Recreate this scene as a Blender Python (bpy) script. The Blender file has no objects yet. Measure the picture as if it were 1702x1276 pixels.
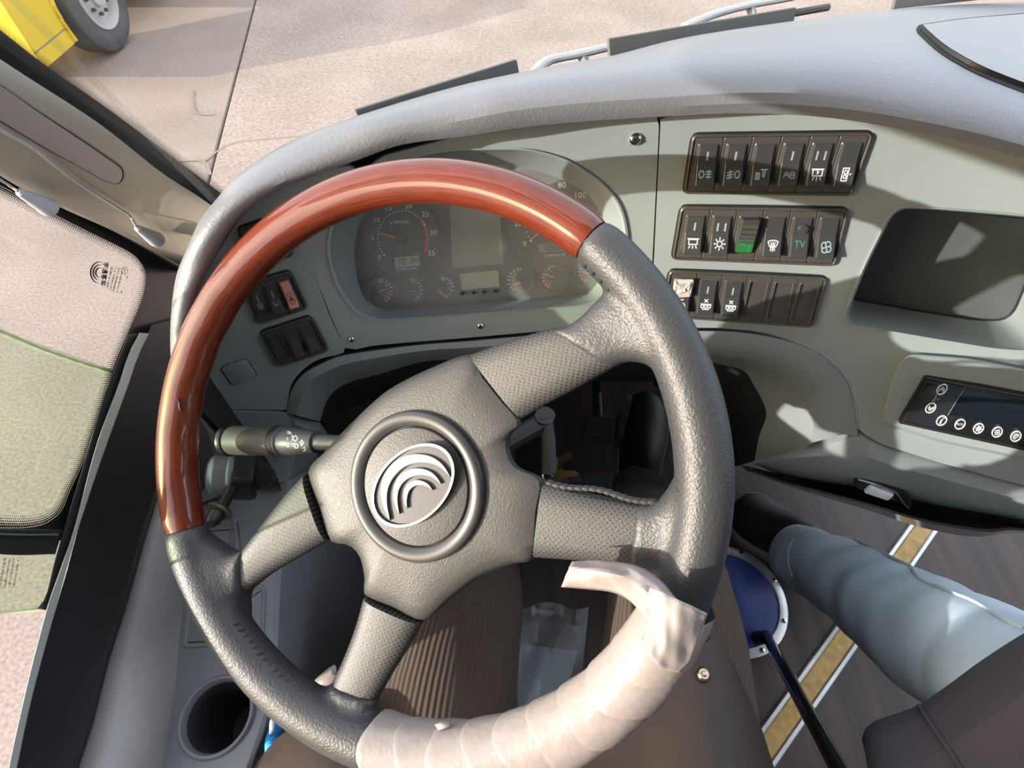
import bpy, math, random
from mathutils import Vector as V, Matrix
from mathutils.bvhtree import BVHTree
random.seed(7)
SC = bpy.context.scene
COL = SC.collection
# ------------------------------------------------------------------ camera, sky, sun, exposure
FPX, CX, CY, PITCH = 900.0, 851.0, 638.0, math.radians(53)
CAM = V((0, 0, 1.10))
cd = bpy.data.cameras.new('camera'); cam = bpy.data.objects.new('camera', cd); COL.objects.link(cam)
cam.location = CAM; cam.rotation_euler = (math.pi/2 - PITCH, 0, 0)
cd.sensor_width = 36; cd.lens = 36*FPX/1702; cd.clip_start = 0.01; cd.clip_end = 300
SC.camera = cam
SC.view_settings.view_transform = 'Standard'; SC.view_settings.look = 'None'
SC.view_settings.gamma = 1; SC.view_settings.use_curve_mapping = False
SC.view_settings.exposure = 0.0
SUN_DIR = V((0.83, 0.39, -0.215)).normalized()       # the way the sunlight travels
SUN_POWER, SKY_POWER = 8.2, 0.95
w = bpy.data.worlds.new('sky'); SC.world = w; w.use_nodes = True
nt = w.node_tree; bg = nt.nodes['Background']
sky = nt.nodes.new('ShaderNodeTexSky'); sky.sky_type = 'NISHITA'; sky.sun_disc = False
sky.sun_elevation = math.asin(-SUN_DIR.z); sky.sun_rotation = math.atan2(-SUN_DIR.x, -SUN_DIR.y)
sky.air_density = 1.0; sky.dust_density = 4.5; sky.ozone_density = 1.0
hz = nt.nodes.new('ShaderNodeMix'); hz.data_type = 'RGBA'; hz.inputs[0].default_value = .6       # thin bright haze over the blue
hz.inputs[7].default_value = (3.0, 2.98, 3.12, 1); nt.links.new(sky.outputs[0], hz.inputs[6]); nt.links.new(hz.outputs[2], bg.inputs[0]); bg.inputs[1].default_value = SKY_POWER
sl = bpy.data.lights.new('sun', 'SUN'); sl.energy = SUN_POWER; sl.angle = math.radians(0.6); sl.color = (1.0, 0.95, 0.88)
so = bpy.data.objects.new('sun', sl); COL.objects.link(so); so.rotation_euler = SUN_DIR.to_track_quat('-Z', 'Y').to_euler()
so.location = (-6, -3, 6)
GROUND_Z = -1.35
# ------------------------------------------------------------------ camera rays onto real planes and surfaces
SP, CP = math.sin(PITCH), math.cos(PITCH)
def ray(px, py):
    a, b = (px-CX)/FPX, (py-CY)/FPX
    return V((a, CP - b*SP, -SP - b*CP))
def D(px, py, depth): return CAM + ray(px, py)*depth
def Zp(px, py, z):
    r = ray(px, py); return CAM + r*((z-CAM.z)/r.z)
def onp(px, py, P, n):
    r = ray(px, py); return CAM + r*((P-CAM).dot(n)/r.dot(n))
# left wall plane
WP = V((-.40, .367, .7)); WN = V((.993, .122, 0)).normalized()
def W(px, py, off=0): return onp(px, py, WP + WN*off, WN)
# dashboard face: a reclined, concave cylinder
_ax = [(-.6, 30), (-.25, 25), (-.05, 6), (.25, -2), (.42, -8), (.6, -17), (1.1, -19)]
def _al(x):
    if x <= _ax[0][0]: return _ax[0][1]
    for (a, p), (b, q) in zip(_ax, _ax[1:]):
        if x <= b: return p + (q-p)*(x-a)/(b-a)
    return _ax[-1][1]
_tab = {}
_y = .437; x = -.05
N0 = 0
_xs = [-.05]; _ys = [.437]
while x < 1.1: x += .005; _y += math.tan(math.radians(_al(x)))*.005; _xs.append(x); _ys.append(_y)
x = -.05; _y = .437
while x > -.6: _y -= math.tan(math.radians(_al(x)))*.005; x -= .005; _xs.insert(0, x); _ys.insert(0, _y)
def y0(x):
    t = (x-_xs[0])/.005; i = max(0, min(len(_xs)-2, int(t))); f = t-i
    return _ys[i]*(1-f)+_ys[i+1]*f
TILT = math.tan(math.radians(10.5))
def fy(x, z): return y0(x) + TILT*(z-.74)
def fn(x):
    a = math.radians(_al(x)); n = V((math.sin(a), -math.cos(a), TILT)); return n.normalized()
def F(px, py, off=0):
    r = ray(px, py); lo, hi = .05, 2.0
    for _ in range(40):
        m = (lo+hi)/2; P = CAM + r*m
        if P.y > fy(P.x, P.z) + off/fn(P.x).y: hi = m
        else: lo = m
    return CAM + r*lo
def px_of(P):
    d = P-CAM; z = d.y*CP - d.z*SP; dn = -d.y*SP - d.z*CP
    return (CX+FPX*d.x/z, CY+FPX*dn/z)
# ------------------------------------------------------------------ materials
MATS = {}
def mat(name, col, rough=.5, metal=0, bump=0, bscale=200, spec=.5, coat=0, vary=0, vscale=6, kind='noise', trans=0, alpha=1, sheen=0, coord='Object'):
    m = bpy.data.materials.new(name); m.use_nodes = True
    n = m.node_tree.nodes; l = m.node_tree.links; p = n['Principled BSDF']
    p.inputs['Base Color'].default_value = (*col, 1); p.inputs['Roughness'].default_value = rough
    p.inputs['Metallic'].default_value = metal; p.inputs['Specular IOR Level'].default_value = spec
    p.inputs['Coat Weight'].default_value = coat; p.inputs['Coat Roughness'].default_value = .03
    p.inputs['Sheen Weight'].default_value = sheen
    if bump or vary:
        tc = n.new('ShaderNodeTexCoord')
    if bump:
        if kind == 'leather':
            t = n.new('ShaderNodeTexVoronoi'); t.feature = 'SMOOTH_F1'; t.inputs['Scale'].default_value = bscale
            nz = n.new('ShaderNodeTexNoise'); nz.inputs['Scale'].default_value = bscale*.6
            mx = n.new('ShaderNodeMix'); mx.data_type = 'VECTOR'; mx.inputs[0].default_value = .004
            l.new(tc.outputs[coord], mx.inputs[4]); l.new(tc.outputs[coord], nz.inputs['Vector']); l.new(nz.outputs['Color'], mx.inputs[5])
            l.new(mx.outputs[1], t.inputs['Vector']); out = t.outputs['Distance']
        elif kind == 'wave':
            t = n.new('ShaderNodeTexWave'); t.bands_direction = 'Y'; t.inputs['Scale'].default_value = bscale
            t.inputs['Distortion'].default_value = .6; t.inputs['Detail'].default_value = 1
            l.new(tc.outputs[coord], t.inputs['Vector']); out = t.outputs['Fac']
        else:
            t = n.new('ShaderNodeTexNoise'); t.inputs['Scale'].default_value = bscale; t.inputs['Detail'].default_value = 4
            l.new(tc.outputs[coord], t.inputs['Vector']); out = t.outputs[0]
        b = n.new('ShaderNodeBump'); b.inputs['Strength'].default_value = bump; b.inputs['Distance'].default_value = .001
        l.new(out, b.inputs['Height']); l.new(b.outputs[0], p.inputs['Normal'])
    if vary:
        t2 = n.new('ShaderNodeTexNoise'); t2.inputs['Scale'].default_value = vscale; t2.inputs['Detail'].default_value = 6
        l.new(tc.outputs[coord], t2.inputs['Vector'])
        r = n.new('ShaderNodeValToRGB'); e = r.color_ramp.elements
        e[0].position = .3; e[1].position = .7
        e[0].color = (*[c*(1-vary) for c in col], 1); e[1].color = (*[min(1, c*(1+vary)) for c in col], 1)
        l.new(t2.outputs[0], r.inputs[0]); l.new(r.outputs[0], p.inputs['Base Color'])
    MATS[name] = m; return m
def glass(name, tint=(1, 1, 1), refl=1.0, haze=0):
    m = bpy.data.materials.new(name); m.use_nodes = True; n = m.node_tree.nodes; l = m.node_tree.links
    n.remove(n['Principled BSDF'])
    tr = n.new('ShaderNodeBsdfTransparent'); tr.inputs[0].default_value = (*tint, 1)
    gl = n.new('ShaderNodeBsdfGlossy'); gl.inputs['Roughness'].default_value = .01
    ge = n.new('ShaderNodeNewGeometry'); dt = n.new('ShaderNodeVectorMath'); dt.operation = 'DOT_PRODUCT'
    l.new(ge.outputs['Normal'], dt.inputs[0]); l.new(ge.outputs['Incoming'], dt.inputs[1])
    def mth(op, x, y):
        k = n.new('ShaderNodeMath'); k.operation = op
        for i, q in enumerate((x, y)):
            if q is None: continue
            if isinstance(q, (int, float)): k.inputs[i].default_value = q
            else: l.new(q, k.inputs[i])
        return k.outputs[0]
    # Fresnel of a thin pane, the same from either side
    fr = mth('ADD', mth('MULTIPLY', mth('POWER', mth('SUBTRACT', 1, mth('ABSOLUTE', dt.outputs['Value'], None)), 5), .93), .07)
    mu = n.new('ShaderNodeMath'); mu.operation = 'MULTIPLY'; mu.inputs[1].default_value = refl
    mx = n.new('ShaderNodeMixShader'); l.new(fr, mu.inputs[0]); l.new(mu.outputs[0], mx.inputs[0])
    l.new(tr.outputs[0], mx.inputs[1]); l.new(gl.outputs[0], mx.inputs[2]); last = mx.outputs[0]
    if haze:
        df = n.new('ShaderNodeBsdfDiffuse'); df.inputs[0].default_value = (.8, .8, .78, 1)
        nz = n.new('ShaderNodeTexNoise'); nz.inputs['Scale'].default_value = 12; nz.inputs['Detail'].default_value = 6
        tc = n.new('ShaderNodeTexCoord'); l.new(tc.outputs['Object'], nz.inputs['Vector'])
        m2 = n.new('ShaderNodeMath'); m2.operation = 'MULTIPLY'; m2.inputs[1].default_value = haze*2; l.new(nz.outputs[0], m2.inputs[0])
        mh = n.new('ShaderNodeMixShader'); l.new(m2.outputs[0], mh.inputs[0])
        l.new(last, mh.inputs[1]); l.new(df.outputs[0], mh.inputs[2]); last = mh.outputs[0]
    l.new(last, n['Material Output'].inputs[0]); MATS[name] = m; return m
DASH = mat('grey_green_dash_plastic', (.26, .295, .29), .48, bump=.12, bscale=900, vary=.06, vscale=4)
DTOP = mat('dash_top_vinyl', (.165, .172, .19), .36, spec=.75, bump=.25, bscale=420, kind='leather', vary=.08, vscale=5)
LOWD = mat('lower_dash_plastic', (.215, .24, .238), .45, bump=.1, bscale=900, vary=.06)
CONS = mat('console_plastic', (.21, .22, .24), .5, bump=.12, bscale=900, vary=.05)
BLK = mat('black_plastic', (.018, .018, .02), .42, bump=.06, bscale=800)
DEEP = mat('footwell_black', (.01, .01, .011), .8)  # near black; also paints the deep shade inside the dash
GLOSS = mat('gloss_black', (.012, .012, .013), .12)
SWB = mat('switch_frame_plastic', (.062, .058, .052), .36, bump=.05, bscale=900, vary=.2, vscale=20)
SWK = mat('switch_rocker_plastic', (.045, .046, .048), .30, bump=.05, bscale=900)
SALM = mat('salmon_plastic', (.62, .25, .19), .4)
GREEN = mat('green_plastic', (.02, .17, .04), .4)
WHT = mat('white_print', (.75, .76, .74), .6)
GRYP = mat('grey_print', (.32, .34, .33), .6)
TEALP = mat('pale_teal_print', (.35, .52, .52), .6)
TVG = mat('green_print', (.06, .25, .14), .6)
REDP = mat('red_print', (.55, .05, .06), .6)
GRNP = mat('gauge_green_print', (.05, .3, .16), .6)
ORNG = mat('orange_needle', (.85, .28, .05), .5)
YELN = mat('yellow_needle', (.85, .5, .08), .5)
DIAL = mat('dial_black', (.035, .04, .042), .55, vary=.3, vscale=12)
DIAL2 = mat('dial_ring_grey', (.06, .065, .065), .5)
LCD = mat('lcd_grey', (.42, .43, .33), .45)
LCD2 = mat('screen_grey', (.19, .20, .18), .4, vary=.2, vscale=14)
LCDK = mat('lcd_digit', (.03, .03, .025), .6)
LEA = mat('grey_black_leather', (.040, .042, .045), .47, bump=.35, bscale=600, kind='leather', vary=.12, vscale=10)
LEA2 = mat('smooth_leather', (.042, .042, .042), .50, bump=.25, bscale=800, kind='leather', vary=.1, vscale=10)
THR = mat('black_thread', (.03, .03, .034), .45)
RINGM = mat('hub_ring_satin', (.05, .05, .05), .32, vary=.25, vscale=9)
SILV = mat('satin_silver', (.27, .285, .28), .42, metal=.3)
EMBP = mat('emblem_plate_grey', (.05, .05, .052), .5, bump=.1, bscale=800)
CHR = mat('chrome', (.75, .75, .76), .12, metal=1)
ALU = mat('aluminium', (.55, .57, .56), .35, metal=.8, vary=.12, vscale=20)
BEIGE = mat('pillar_beige', (.30, .275, .24), .55, bump=.1, bscale=700, vary=.06, vscale=4)
MAUVE = mat('mauve_fabric', (.31, .265, .26), .9, bump=.3, bscale=1500)
PULL = mat('lilac_grey_plastic', (.40, .41, .47), .4)
SILL = mat('sill_grey', (.34, .335, .34), .5, bump=.15, bscale=600, vary=.22, vscale=9)
RUB = mat('dark_grey_foam_strip', (.10, .105, .11), .7, bump=.2, bscale=500)
WIP = mat('wiper_grey', (.33, .34, .35), .4)
BRASS = mat('key_brass', (.30, .24, .13), .3, metal=1)
FRIT = mat('black_frit', (.012, .013, .014), .3)
PRINT = mat('glass_marking', (.06, .05, .05), .8)
YEL = mat('yellow_paint', (.60, .42, .018), .3, coat=.4)
TYRE = mat('tyre_rubber', (.07, .068, .068), .8, bump=.4, bscale=40, vary=.25, vscale=5)
WRIM = mat('wheel_rim_grey', (.42, .40, .39), .5, vary=.15)
CORD = mat('brown_corduroy', (.07, .046, .034), .85, bump=.9, bscale=24, kind='wave', sheen=.1, coord='UV')
JACK = mat('brown_jacket', (.042, .027, .021), .62, bump=.3, bscale=60, vary=.18, vscale=8)
JEAN = mat('blue_denim', (.42, .53, .62), .85, bump=.4, bscale=500, vary=.22, vscale=9)
SEAM = mat('pale_denim_seam', (.40, .48, .53), .85)
NAVY = mat('dark_jacket_cloth', (.05, .043, .055), .8, bump=.3, bscale=700, vary=.1, vscale=6)
SHOE = mat('black_shoe', (.010, .010, .011), .6)
SOLE = mat('shoe_sole_grey', (.22, .21, .20), .6)
SKIN = mat('skin', (.5, .3, .22), .55)
CLB = mat('bright_blue_cloth', (.02, .30, .75), .7)
CLW = mat('white_cloth', (.8, .8, .8), .7)
BLUE = mat('deep_blue_vinyl', (.015, .035, .20), .4, vary=.2, vscale=10)
GOLD = mat('gold_strip', (.66, .42, .13), .5, bump=.4, bscale=300, vary=.25, vscale=60)
WGL = glass('clear_glass', (.95, .96, .95), .7)
WSG = glass('windshield_glass', (.93, .95, .93), .5, haze=.02)
GGL = glass('green_tinted_glass', (.72, .86, .68), .7, haze=.04)
LENS = glass('instrument_lens', (.92, .93, .92), 1.0, haze=.20)  # diffuse haze mixed in for the grey reflections over the dials
def m_film():
    m = bpy.data.materials.new('clear_film'); m.use_nodes = True; n = m.node_tree.nodes; l = m.node_tree.links
    p = n['Principled BSDF']; p.inputs['Base Color'].default_value = (.75, .8, .82, 1); p.inputs['Roughness'].default_value = .15
    tr = n.new('ShaderNodeBsdfTransparent'); mx = n.new('ShaderNodeMixShader'); mx.inputs[0].default_value = .28
    l.new(tr.outputs[0], mx.inputs[1]); l.new(p.outputs[0], mx.inputs[2]); l.new(mx.outputs[0], n['Material Output'].inputs[0]); return m
FILM = m_film()
def m_foam():
    m = mat('white_foam_wrap', (.30, .262, .25), .30, bump=.35, bscale=240, vary=.10, vscale=40)
    p = m.node_tree.nodes['Principled BSDF']; p.inputs['Subsurface Weight'].default_value = .15; p.inputs['Subsurface Radius'].default_value = (.01, .006, .005)
    p.inputs['Subsurface Scale'].default_value = .3
    return m
FOAM = m_foam()
def m_wood():
    m = mat('polished_mahogany', (.2, .03, .008), .55, coat=1, spec=.2)
    n = m.node_tree.nodes; l = m.node_tree.links; p = n['Principled BSDF']
    uv = n.new('ShaderNodeUVMap'); mp = n.new('ShaderNodeMapping'); mp.inputs['Scale'].default_value = (1.6, 40, 1)
    nz = n.new('ShaderNodeTexNoise'); nz.inputs['Scale'].default_value = 2.2; nz.inputs['Detail'].default_value = 8; nz.inputs['Distortion'].default_value = .6
    r = n.new('ShaderNodeValToRGB'); e = r.color_ramp.elements
    e[0].position = .28; e[0].color = (.075, .010, .004, 1); e[1].position = .78; e[1].color = (.185, .031, .009, 1)
    l.new(uv.outputs[0], mp.inputs[0]); l.new(mp.outputs[0], nz.inputs['Vector']); l.new(nz.outputs[0], r.inputs[0]); l.new(r.outputs[0], p.inputs['Base Color'])
    return m
WOOD = m_wood()
def m_perf():   # leather with a staggered grid of punched holes (UV in metres)
    m = mat('perforated_leather', (.045, .045, .045), .52, bump=.2, bscale=800, kind='leather')
    n = m.node_tree.nodes; l = m.node_tree.links; p = n['Principled BSDF']
    uv = n.new('ShaderNodeUVMap'); sx = n.new('ShaderNodeSeparateXYZ'); l.new(uv.outputs[0], sx.inputs[0])
    def mth(op, a, b=None, c=None):
        k = n.new('ShaderNodeMath'); k.operation = op
        for i, q in enumerate((a, b, c)):
            if q is None: continue
            if isinstance(q, (int, float)): k.inputs[i].default_value = q
            else: l.new(q, k.inputs[i])
        return k.outputs[0]
    g = 1/.0036
    a = mth('MULTIPLY', mth('ADD', sx.outputs[0], sx.outputs[1]), g*.7071*1.25); b = mth('MULTIPLY', mth('SUBTRACT', sx.outputs[0], sx.outputs[1]), g*.7071*1.25)
    fa = mth('SUBTRACT', mth('FRACT', a), .5); fb = mth('SUBTRACT', mth('FRACT', b), .5)
    d = mth('SQRT', mth('ADD', mth('MULTIPLY', fa, fa), mth('MULTIPLY', fb, fb)))
    s = mth('LESS_THAN', d, .24)
    mx = n.new('ShaderNodeMix'); mx.data_type = 'RGBA'; mx.inputs[6].default_value = (.045, .045, .045, 1); mx.inputs[7].default_value = (.006, .006, .006, 1)
    l.new(s, mx.inputs[0]); l.new(mx.outputs[2], p.inputs['Base Color'])
    return m
PERF = m_perf()
def m_floor():
    m = mat('brown_wood_vinyl', (.09, .06, .05), .42)
    n = m.node_tree.nodes; l = m.node_tree.links; p = n['Principled BSDF']
    tc = n.new('ShaderNodeTexCoord'); mp = n.new('ShaderNodeMapping'); mp.inputs['Rotation'].default_value = (0, 0, .12); mp.inputs['Scale'].default_value = (30, 2.2, 1)
    nz = n.new('ShaderNodeTexNoise'); nz.inputs['Scale'].default_value = 1.3; nz.inputs['Detail'].default_value = 7
    br = n.new('ShaderNodeTexBrick'); br.inputs['Scale'].default_value = 1; br.inputs['Brick Width'].default_value = .9; br.inputs['Row Height'].default_value = .12
    br.inputs['Mortar Size'].default_value = .001; br.inputs['Color1'].default_value = (.7, .7, .7, 1); br.inputs['Color2'].default_value = (1.15, 1.1, 1.05, 1); br.inputs['Mortar'].default_value = (.6, .6, .6, 1)
    mp2 = n.new('ShaderNodeMapping'); mp2.inputs['Rotation'].default_value = (0, 0, 1.57+.12)
    r = n.new('ShaderNodeValToRGB'); e = r.color_ramp.elements; e[0].position = .3; e[1].position = .72
    e[0].color = (.034, .021, .018, 1); e[1].color = (.085, .056, .049, 1)
    mx = n.new('ShaderNodeMix'); mx.data_type = 'RGBA'; mx.blend_type = 'MULTIPLY'; mx.inputs[0].default_value = 1
    l.new(tc.outputs['Object'], mp.inputs[0]); l.new(mp.outputs[0], nz.inputs['Vector']); l.new(nz.outputs[0], r.inputs[0])
    l.new(tc.outputs['Object'], mp2.inputs[0]); l.new(mp2.outputs[0], br.inputs['Vector'])
    l.new(r.outputs[0], mx.inputs[6]); l.new(br.outputs[0], mx.inputs[7]); l.new(mx.outputs[2], p.inputs['Base Color'])
    return m
FLOORM = m_floor()
def m_conc(name, c, fine):
    m = mat(name, c, .9, bump=.8, bscale=30)
    n = m.node_tree.nodes; l = m.node_tree.links; p = n['Principled BSDF']
    tc = n.new('ShaderNodeTexCoord')
    a = n.new('ShaderNodeTexNoise'); a.inputs['Scale'].default_value = fine; a.inputs['Detail'].default_value = 3
    b = n.new('ShaderNodeTexNoise'); b.inputs['Scale'].default_value = 1.1; b.inputs['Detail'].default_value = 8
    r = n.new('ShaderNodeValToRGB'); e = r.color_ramp.elements; e[0].position = .3; e[1].position = .72
    e[0].color = (c[0]*.72, c[1]*.70, c[2]*.70, 1); e[1].color = (c[0]*1.25, c[1]*1.22, c[2]*1.2, 1)
    r2 = n.new('ShaderNodeValToRGB'); e = r2.color_ramp.elements; e[0].position = .35; e[1].position = .7
    e[0].color = (.82, .80, .80, 1); e[1].color = (1.06, 1.06, 1.06, 1)
    mx = n.new('ShaderNodeMix'); mx.data_type = 'RGBA'; mx.blend_type = 'MULTIPLY'; mx.inputs[0].default_value = 1
    l.new(tc.outputs['Object'], a.inputs['Vector']); l.new(tc.outputs['Object'], b.inputs['Vector'])
    l.new(a.outputs[0], r.inputs[0]); l.new(b.outputs[0], r2.inputs[0]); l.new(r.outputs[0], mx.inputs[6]); l.new(r2.outputs[0], mx.inputs[7]); l.new(mx.outputs[2], p.inputs['Base Color'])
    return m
CONC1 = m_conc('smooth_concrete', (.262, .213, .188), 60)
CONC2 = m_conc('coarse_concrete', (.30, .245, .214), 38)
CRACK = mat('concrete_crack', (.22, .17, .15), .95)
# ------------------------------------------------------------------ scene helpers
BV = {}
def thing(name, label=None, cat=None, loc=(0, 0, 0), group=None, kind=None):
    o = bpy.data.objects.new(name, None); COL.objects.link(o); o.location = loc; o.empty_display_size = .05
    return tag(o, label, cat, group, kind)
def tag(o, label=None, cat=None, group=None, kind=None):
    if label: o['label'] = label
    if cat: o['category'] = cat
    if group: o['group'] = group
    if kind: o['kind'] = kind
    return o
def world_loc(o):
    l = V(o.location)
    while o.parent: o = o.parent; l = l + V(o.location)
    return l
def mk(name, vs, fs, m, parent=None, smooth=True, uvs=None, bev=0, sub=0, label=None, thick=0):
    vs = [V(v) for v in vs]
    c = sum(vs, V())/len(vs)
    me = bpy.data.meshes.new(name); me.from_pydata([v-c for v in vs], [], fs)
    if uvs:
        ul = me.uv_layers.new(name='UVMap')
        for lp in me.loops: ul.data[lp.index].uv = uvs[lp.vertex_index]
    me.materials.append(m)
    import bmesh
    bm = bmesh.new(); bm.from_mesh(me); bmesh.ops.recalc_face_normals(bm, faces=bm.faces); bm.to_mesh(me); bm.free()
    for p in me.polygons: p.use_smooth = smooth
    if smooth: me.set_sharp_from_angle(angle=math.radians(34))
    o = bpy.data.objects.new(name, me); COL.objects.link(o)
    if parent: o.parent = parent; o.location = c - world_loc(parent)
    else: o.location = c
    if thick:
        s = o.modifiers.new('s', 'SOLIDIFY'); s.thickness = thick; s.offset = -1
    if sub:
        s = o.modifiers.new('u', 'SUBSURF'); s.levels = sub; s.render_levels = sub
    if bev:
        b = o.modifiers.new('b', 'BEVEL'); b.width = bev; b.segments = 2; b.limit_method = 'ANGLE'; b.angle_limit = .6
        b.harden_normals = False
    if label: o['label'] = label
    BV[name] = (vs, fs)
    return o
class MB:      # collects shapes for ONE mesh
    def __init__(s): s.v = []; s.f = []; s.uv = []
    def add(s, vs, fs, uv=None):
        k = len(s.v); s.v += [V(v) for v in vs]; s.f += [[i+k for i in f] for f in fs]; s.uv += uv or [(0, 0)]*len(vs)
    def build(s, name, m, parent=None, **k): return mk(name, s.v, s.f, m, parent, uvs=s.uv, **k)
def rs(pts, n, smooth=True, closed=False):   # smooth + resample a polyline to n points
    P = [V(p) if len(p) == 3 else V((p[0], p[1], 0)) for p in pts]
    two = len(pts[0]) == 2
    if closed: P = P + [P[0]]
    if smooth and len(P) > 2:
        Q = []
        for i in range(len(P)-1):
            a = P[i-1] if i else (P[-2] if closed else P[0]*2-P[1]); b = P[i]; c = P[i+1]
            d = P[i+2] if i+2 < len(P) else (P[1] if closed else P[-1]*2-P[-2])
            for k in range(8):
                t = k/8
                Q.append(.5*((2*b)+(c-a)*t+(2*a-5*b+4*c-d)*t*t+(3*b-a-3*c+d)*t*t*t))
        Q.append(P[-1]); P = Q
    L = [0]
    for a, b in zip(P, P[1:]): L.append(L[-1]+(b-a).length)
    out = []; j = 0; m = n if closed else n-1
    for i in range(n):
        t = L[-1]*i/m
        while j < len(L)-2 and L[j+1] < t: j += 1
        u = (t-L[j])/max(1e-9, L[j+1]-L[j]); out.append(P[j].lerp(P[j+1], min(1, u)))
    return [(p.x, p.y) for p in out] if two else out
def loft(rows, cyc=False, caps=False):
    m = len(rows[0]); vs = [p for r in rows for p in r]; fs = []
    for i in range(len(rows)-1):
        for j in range(m if cyc else m-1):
            k = (j+1) % m; fs.append([i*m+j, i*m+k, (i+1)*m+k, (i+1)*m+j])
    if caps: fs += [list(range(m))[::-1], [(len(rows)-1)*m+j for j in range(m)]]
    uv = [(i/max(1, len(rows)-1), j/max(1, m-1)) for i in range(len(rows)) for j in range(m)]
    return vs, fs, uv
def tube(path, rad, seg=12, up=V((0, 0, 1)), closed=False, sy=1.0):
    P = [V(p) for p in path]; n = len(P); rows = []
    for i in range(n):
        t = (P[(i+1) % n]-P[i-1]) if closed else (P[min(n-1, i+1)]-P[max(0, i-1)])
        t = t.normalized(); a = t.cross(up)
        if a.length < 1e-4: a = t.cross(V((1, 0, 0)))
        a.normalize(); b = a.cross(t)
        r = rad(i/(n-1)) if callable(rad) else rad
        rows.append([P[i]+(a*math.cos(q)+b*math.sin(q)*sy)*r for q in [2*math.pi*k/seg for k in range(seg)]])
    if closed: rows.append(rows[0])
    return loft(rows, True, not closed)
def box(o, u, v, n, a0, a1, b0, b1, h0, h1):
    vs = [o+u*a+v*b+n*h for h in (h0, h1) for a, b in ((a0, b0), (a1, b0), (a1, b1), (a0, b1))]
    return vs, [[3, 2, 1, 0], [4, 5, 6, 7], [0, 1, 5, 4], [1, 2, 6, 5], [2, 3, 7, 6], [3, 0, 4, 7]]
def rpoly(c, r, k=4):       # round the corners of a 2D polygon
    out = []; n = len(c)
    for i in range(n):
        p = V((*c[i], 0)); a = V((*c[i-1], 0)); b = V((*c[(i+1) % n], 0)); rr = r[i] if isinstance(r, (list, tuple)) else r
        rr = min(rr, (a-p).length*.48, (b-p).length*.48)
        if rr <= 0: out.append((p.x, p.y)); continue
        s = p+(a-p).normalized()*rr; e = p+(b-p).normalized()*rr
        for q in range(k+1):
            t = q/k; x = s*(1-t)**2+p*2*t*(1-t)+e*t*t; out.append((x.x, x.y))
    return out
def inset(pl, d):
    n = len(pl); A = sum(pl[i][0]*pl[(i+1) % n][1]-pl[(i+1) % n][0]*pl[i][1] for i in range(n)); sg = 1 if A > 0 else -1
    out = []
    for i in range(n):
        a = V(pl[i-1]); p = V(pl[i]); b = V(pl[(i+1) % n])
        e1 = (p-a); e2 = (b-p)
        e1 = e1.normalized() if e1.length > 1e-9 else e2.normalized(); e2 = e2.normalized() if e2.length > 1e-9 else e1
        nn = V((-(e1.y+e2.y), e1.x+e2.x)); nn = nn.normalized() if nn.length > 1e-6 else V((-e1.y, e1.x))
        q = p+nn*d*sg; out.append((q.x, q.y))
    return out
def plate(mp, pl, h0, h1, b=.0006):      # a slab with softened upper edge; mp(a, b, h) -> world
    rows = [[mp(x, y, h0) for x, y in pl], [mp(x, y, h1-b) for x, y in pl], [mp(x, y, h1-b*.3) for x, y in inset(pl, b*.3)], [mp(x, y, h1) for x, y in inset(pl, b)]]
    v, f, uv = loft(rows, True, True)
    return v, f
def ringplate(mp, o, i, h0, h1, b=.0006):   # flat ring between outlines o and i (same count)
    rows = [[mp(*p, h0) for p in o], [mp(*p, h1-b) for p in o], [mp(*p, h1) for p in inset(o, b)], [mp(*p, h1) for p in inset(i, -b)], [mp(*p, h1-b) for p in i], [mp(*p, h0) for p in i]]
    return loft(rows, True)[:2]
def quadmap(c, W_, H_, sgn=None):   # bilinear map of a W x H sheet (b downward) on four 3D corners TL TR BR BL
    tl, tr, br, bl = c; n = (bl-tl).cross(tr-tl).normalized()
    if n.dot(CAM-tl) < 0: n = -n
    def mp(a, b, h):
        s, t = a/W_, b/H_
        return tl*(1-s)*(1-t)+tr*s*(1-t)+br*s*t+bl*(1-s)*t+n*h
    return mp
def frame(o, u, v):
    u = u.normalized(); n = u.cross(v).normalized(); v = n.cross(u)
    mp = lambda a, b, h=0: o+u*a+v*b+n*h
    mp.o, mp.u, mp.v, mp.n = o, u, v, n
    return mp
def circ(cx, cy, r, n=24, ry=None, a0=0): return [(cx+r*math.cos(2*math.pi*k/n+a0), cy+(ry or r)*math.sin(2*math.pi*k/n+a0)) for k in range(n)]
def strokes(mb, mp, lines, wd, h):     # flat ribbons along 2D polylines; h number or h(a, b)
    hh = h if callable(h) else (lambda a, b: h)
    for ln in lines:
        n = len(ln)
        for i in range(n-1):
            a = V(ln[i]); b = V(ln[i+1]); d = (b-a)
            if d.length < 1e-9: continue
            d.normalize(); s = V((-d.y, d.x))*wd/2; a = a-d*wd*.25; b = b+d*wd*.25
            q = [a+s, a-s, b-s, b+s]; mb.add([mp(p.x, p.y, hh(p.x, p.y)) for p in q], [[0, 1, 2, 3]])
_fc = {}
def text_polys(s, size=1.0):
    if s in _fc: return _fc[s]
    c = bpy.data.curves.new('t', 'FONT'); c.body = s; c.size = 1; c.align_x = 'CENTER'; c.align_y = 'CENTER'; c.resolution_u = 2
    o = bpy.data.objects.new('t', c); COL.objects.link(o)
    dg = bpy.context.evaluated_depsgraph_get(); me = bpy.data.meshes.new_from_object(o.evaluated_get(dg))
    r = ([(v.co.x, v.co.y) for v in me.vertices], [list(p.vertices) for p in me.polygons])
    bpy.data.objects.remove(o); bpy.data.curves.remove(c); bpy.data.meshes.remove(me); _fc[s] = r; return r
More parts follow.
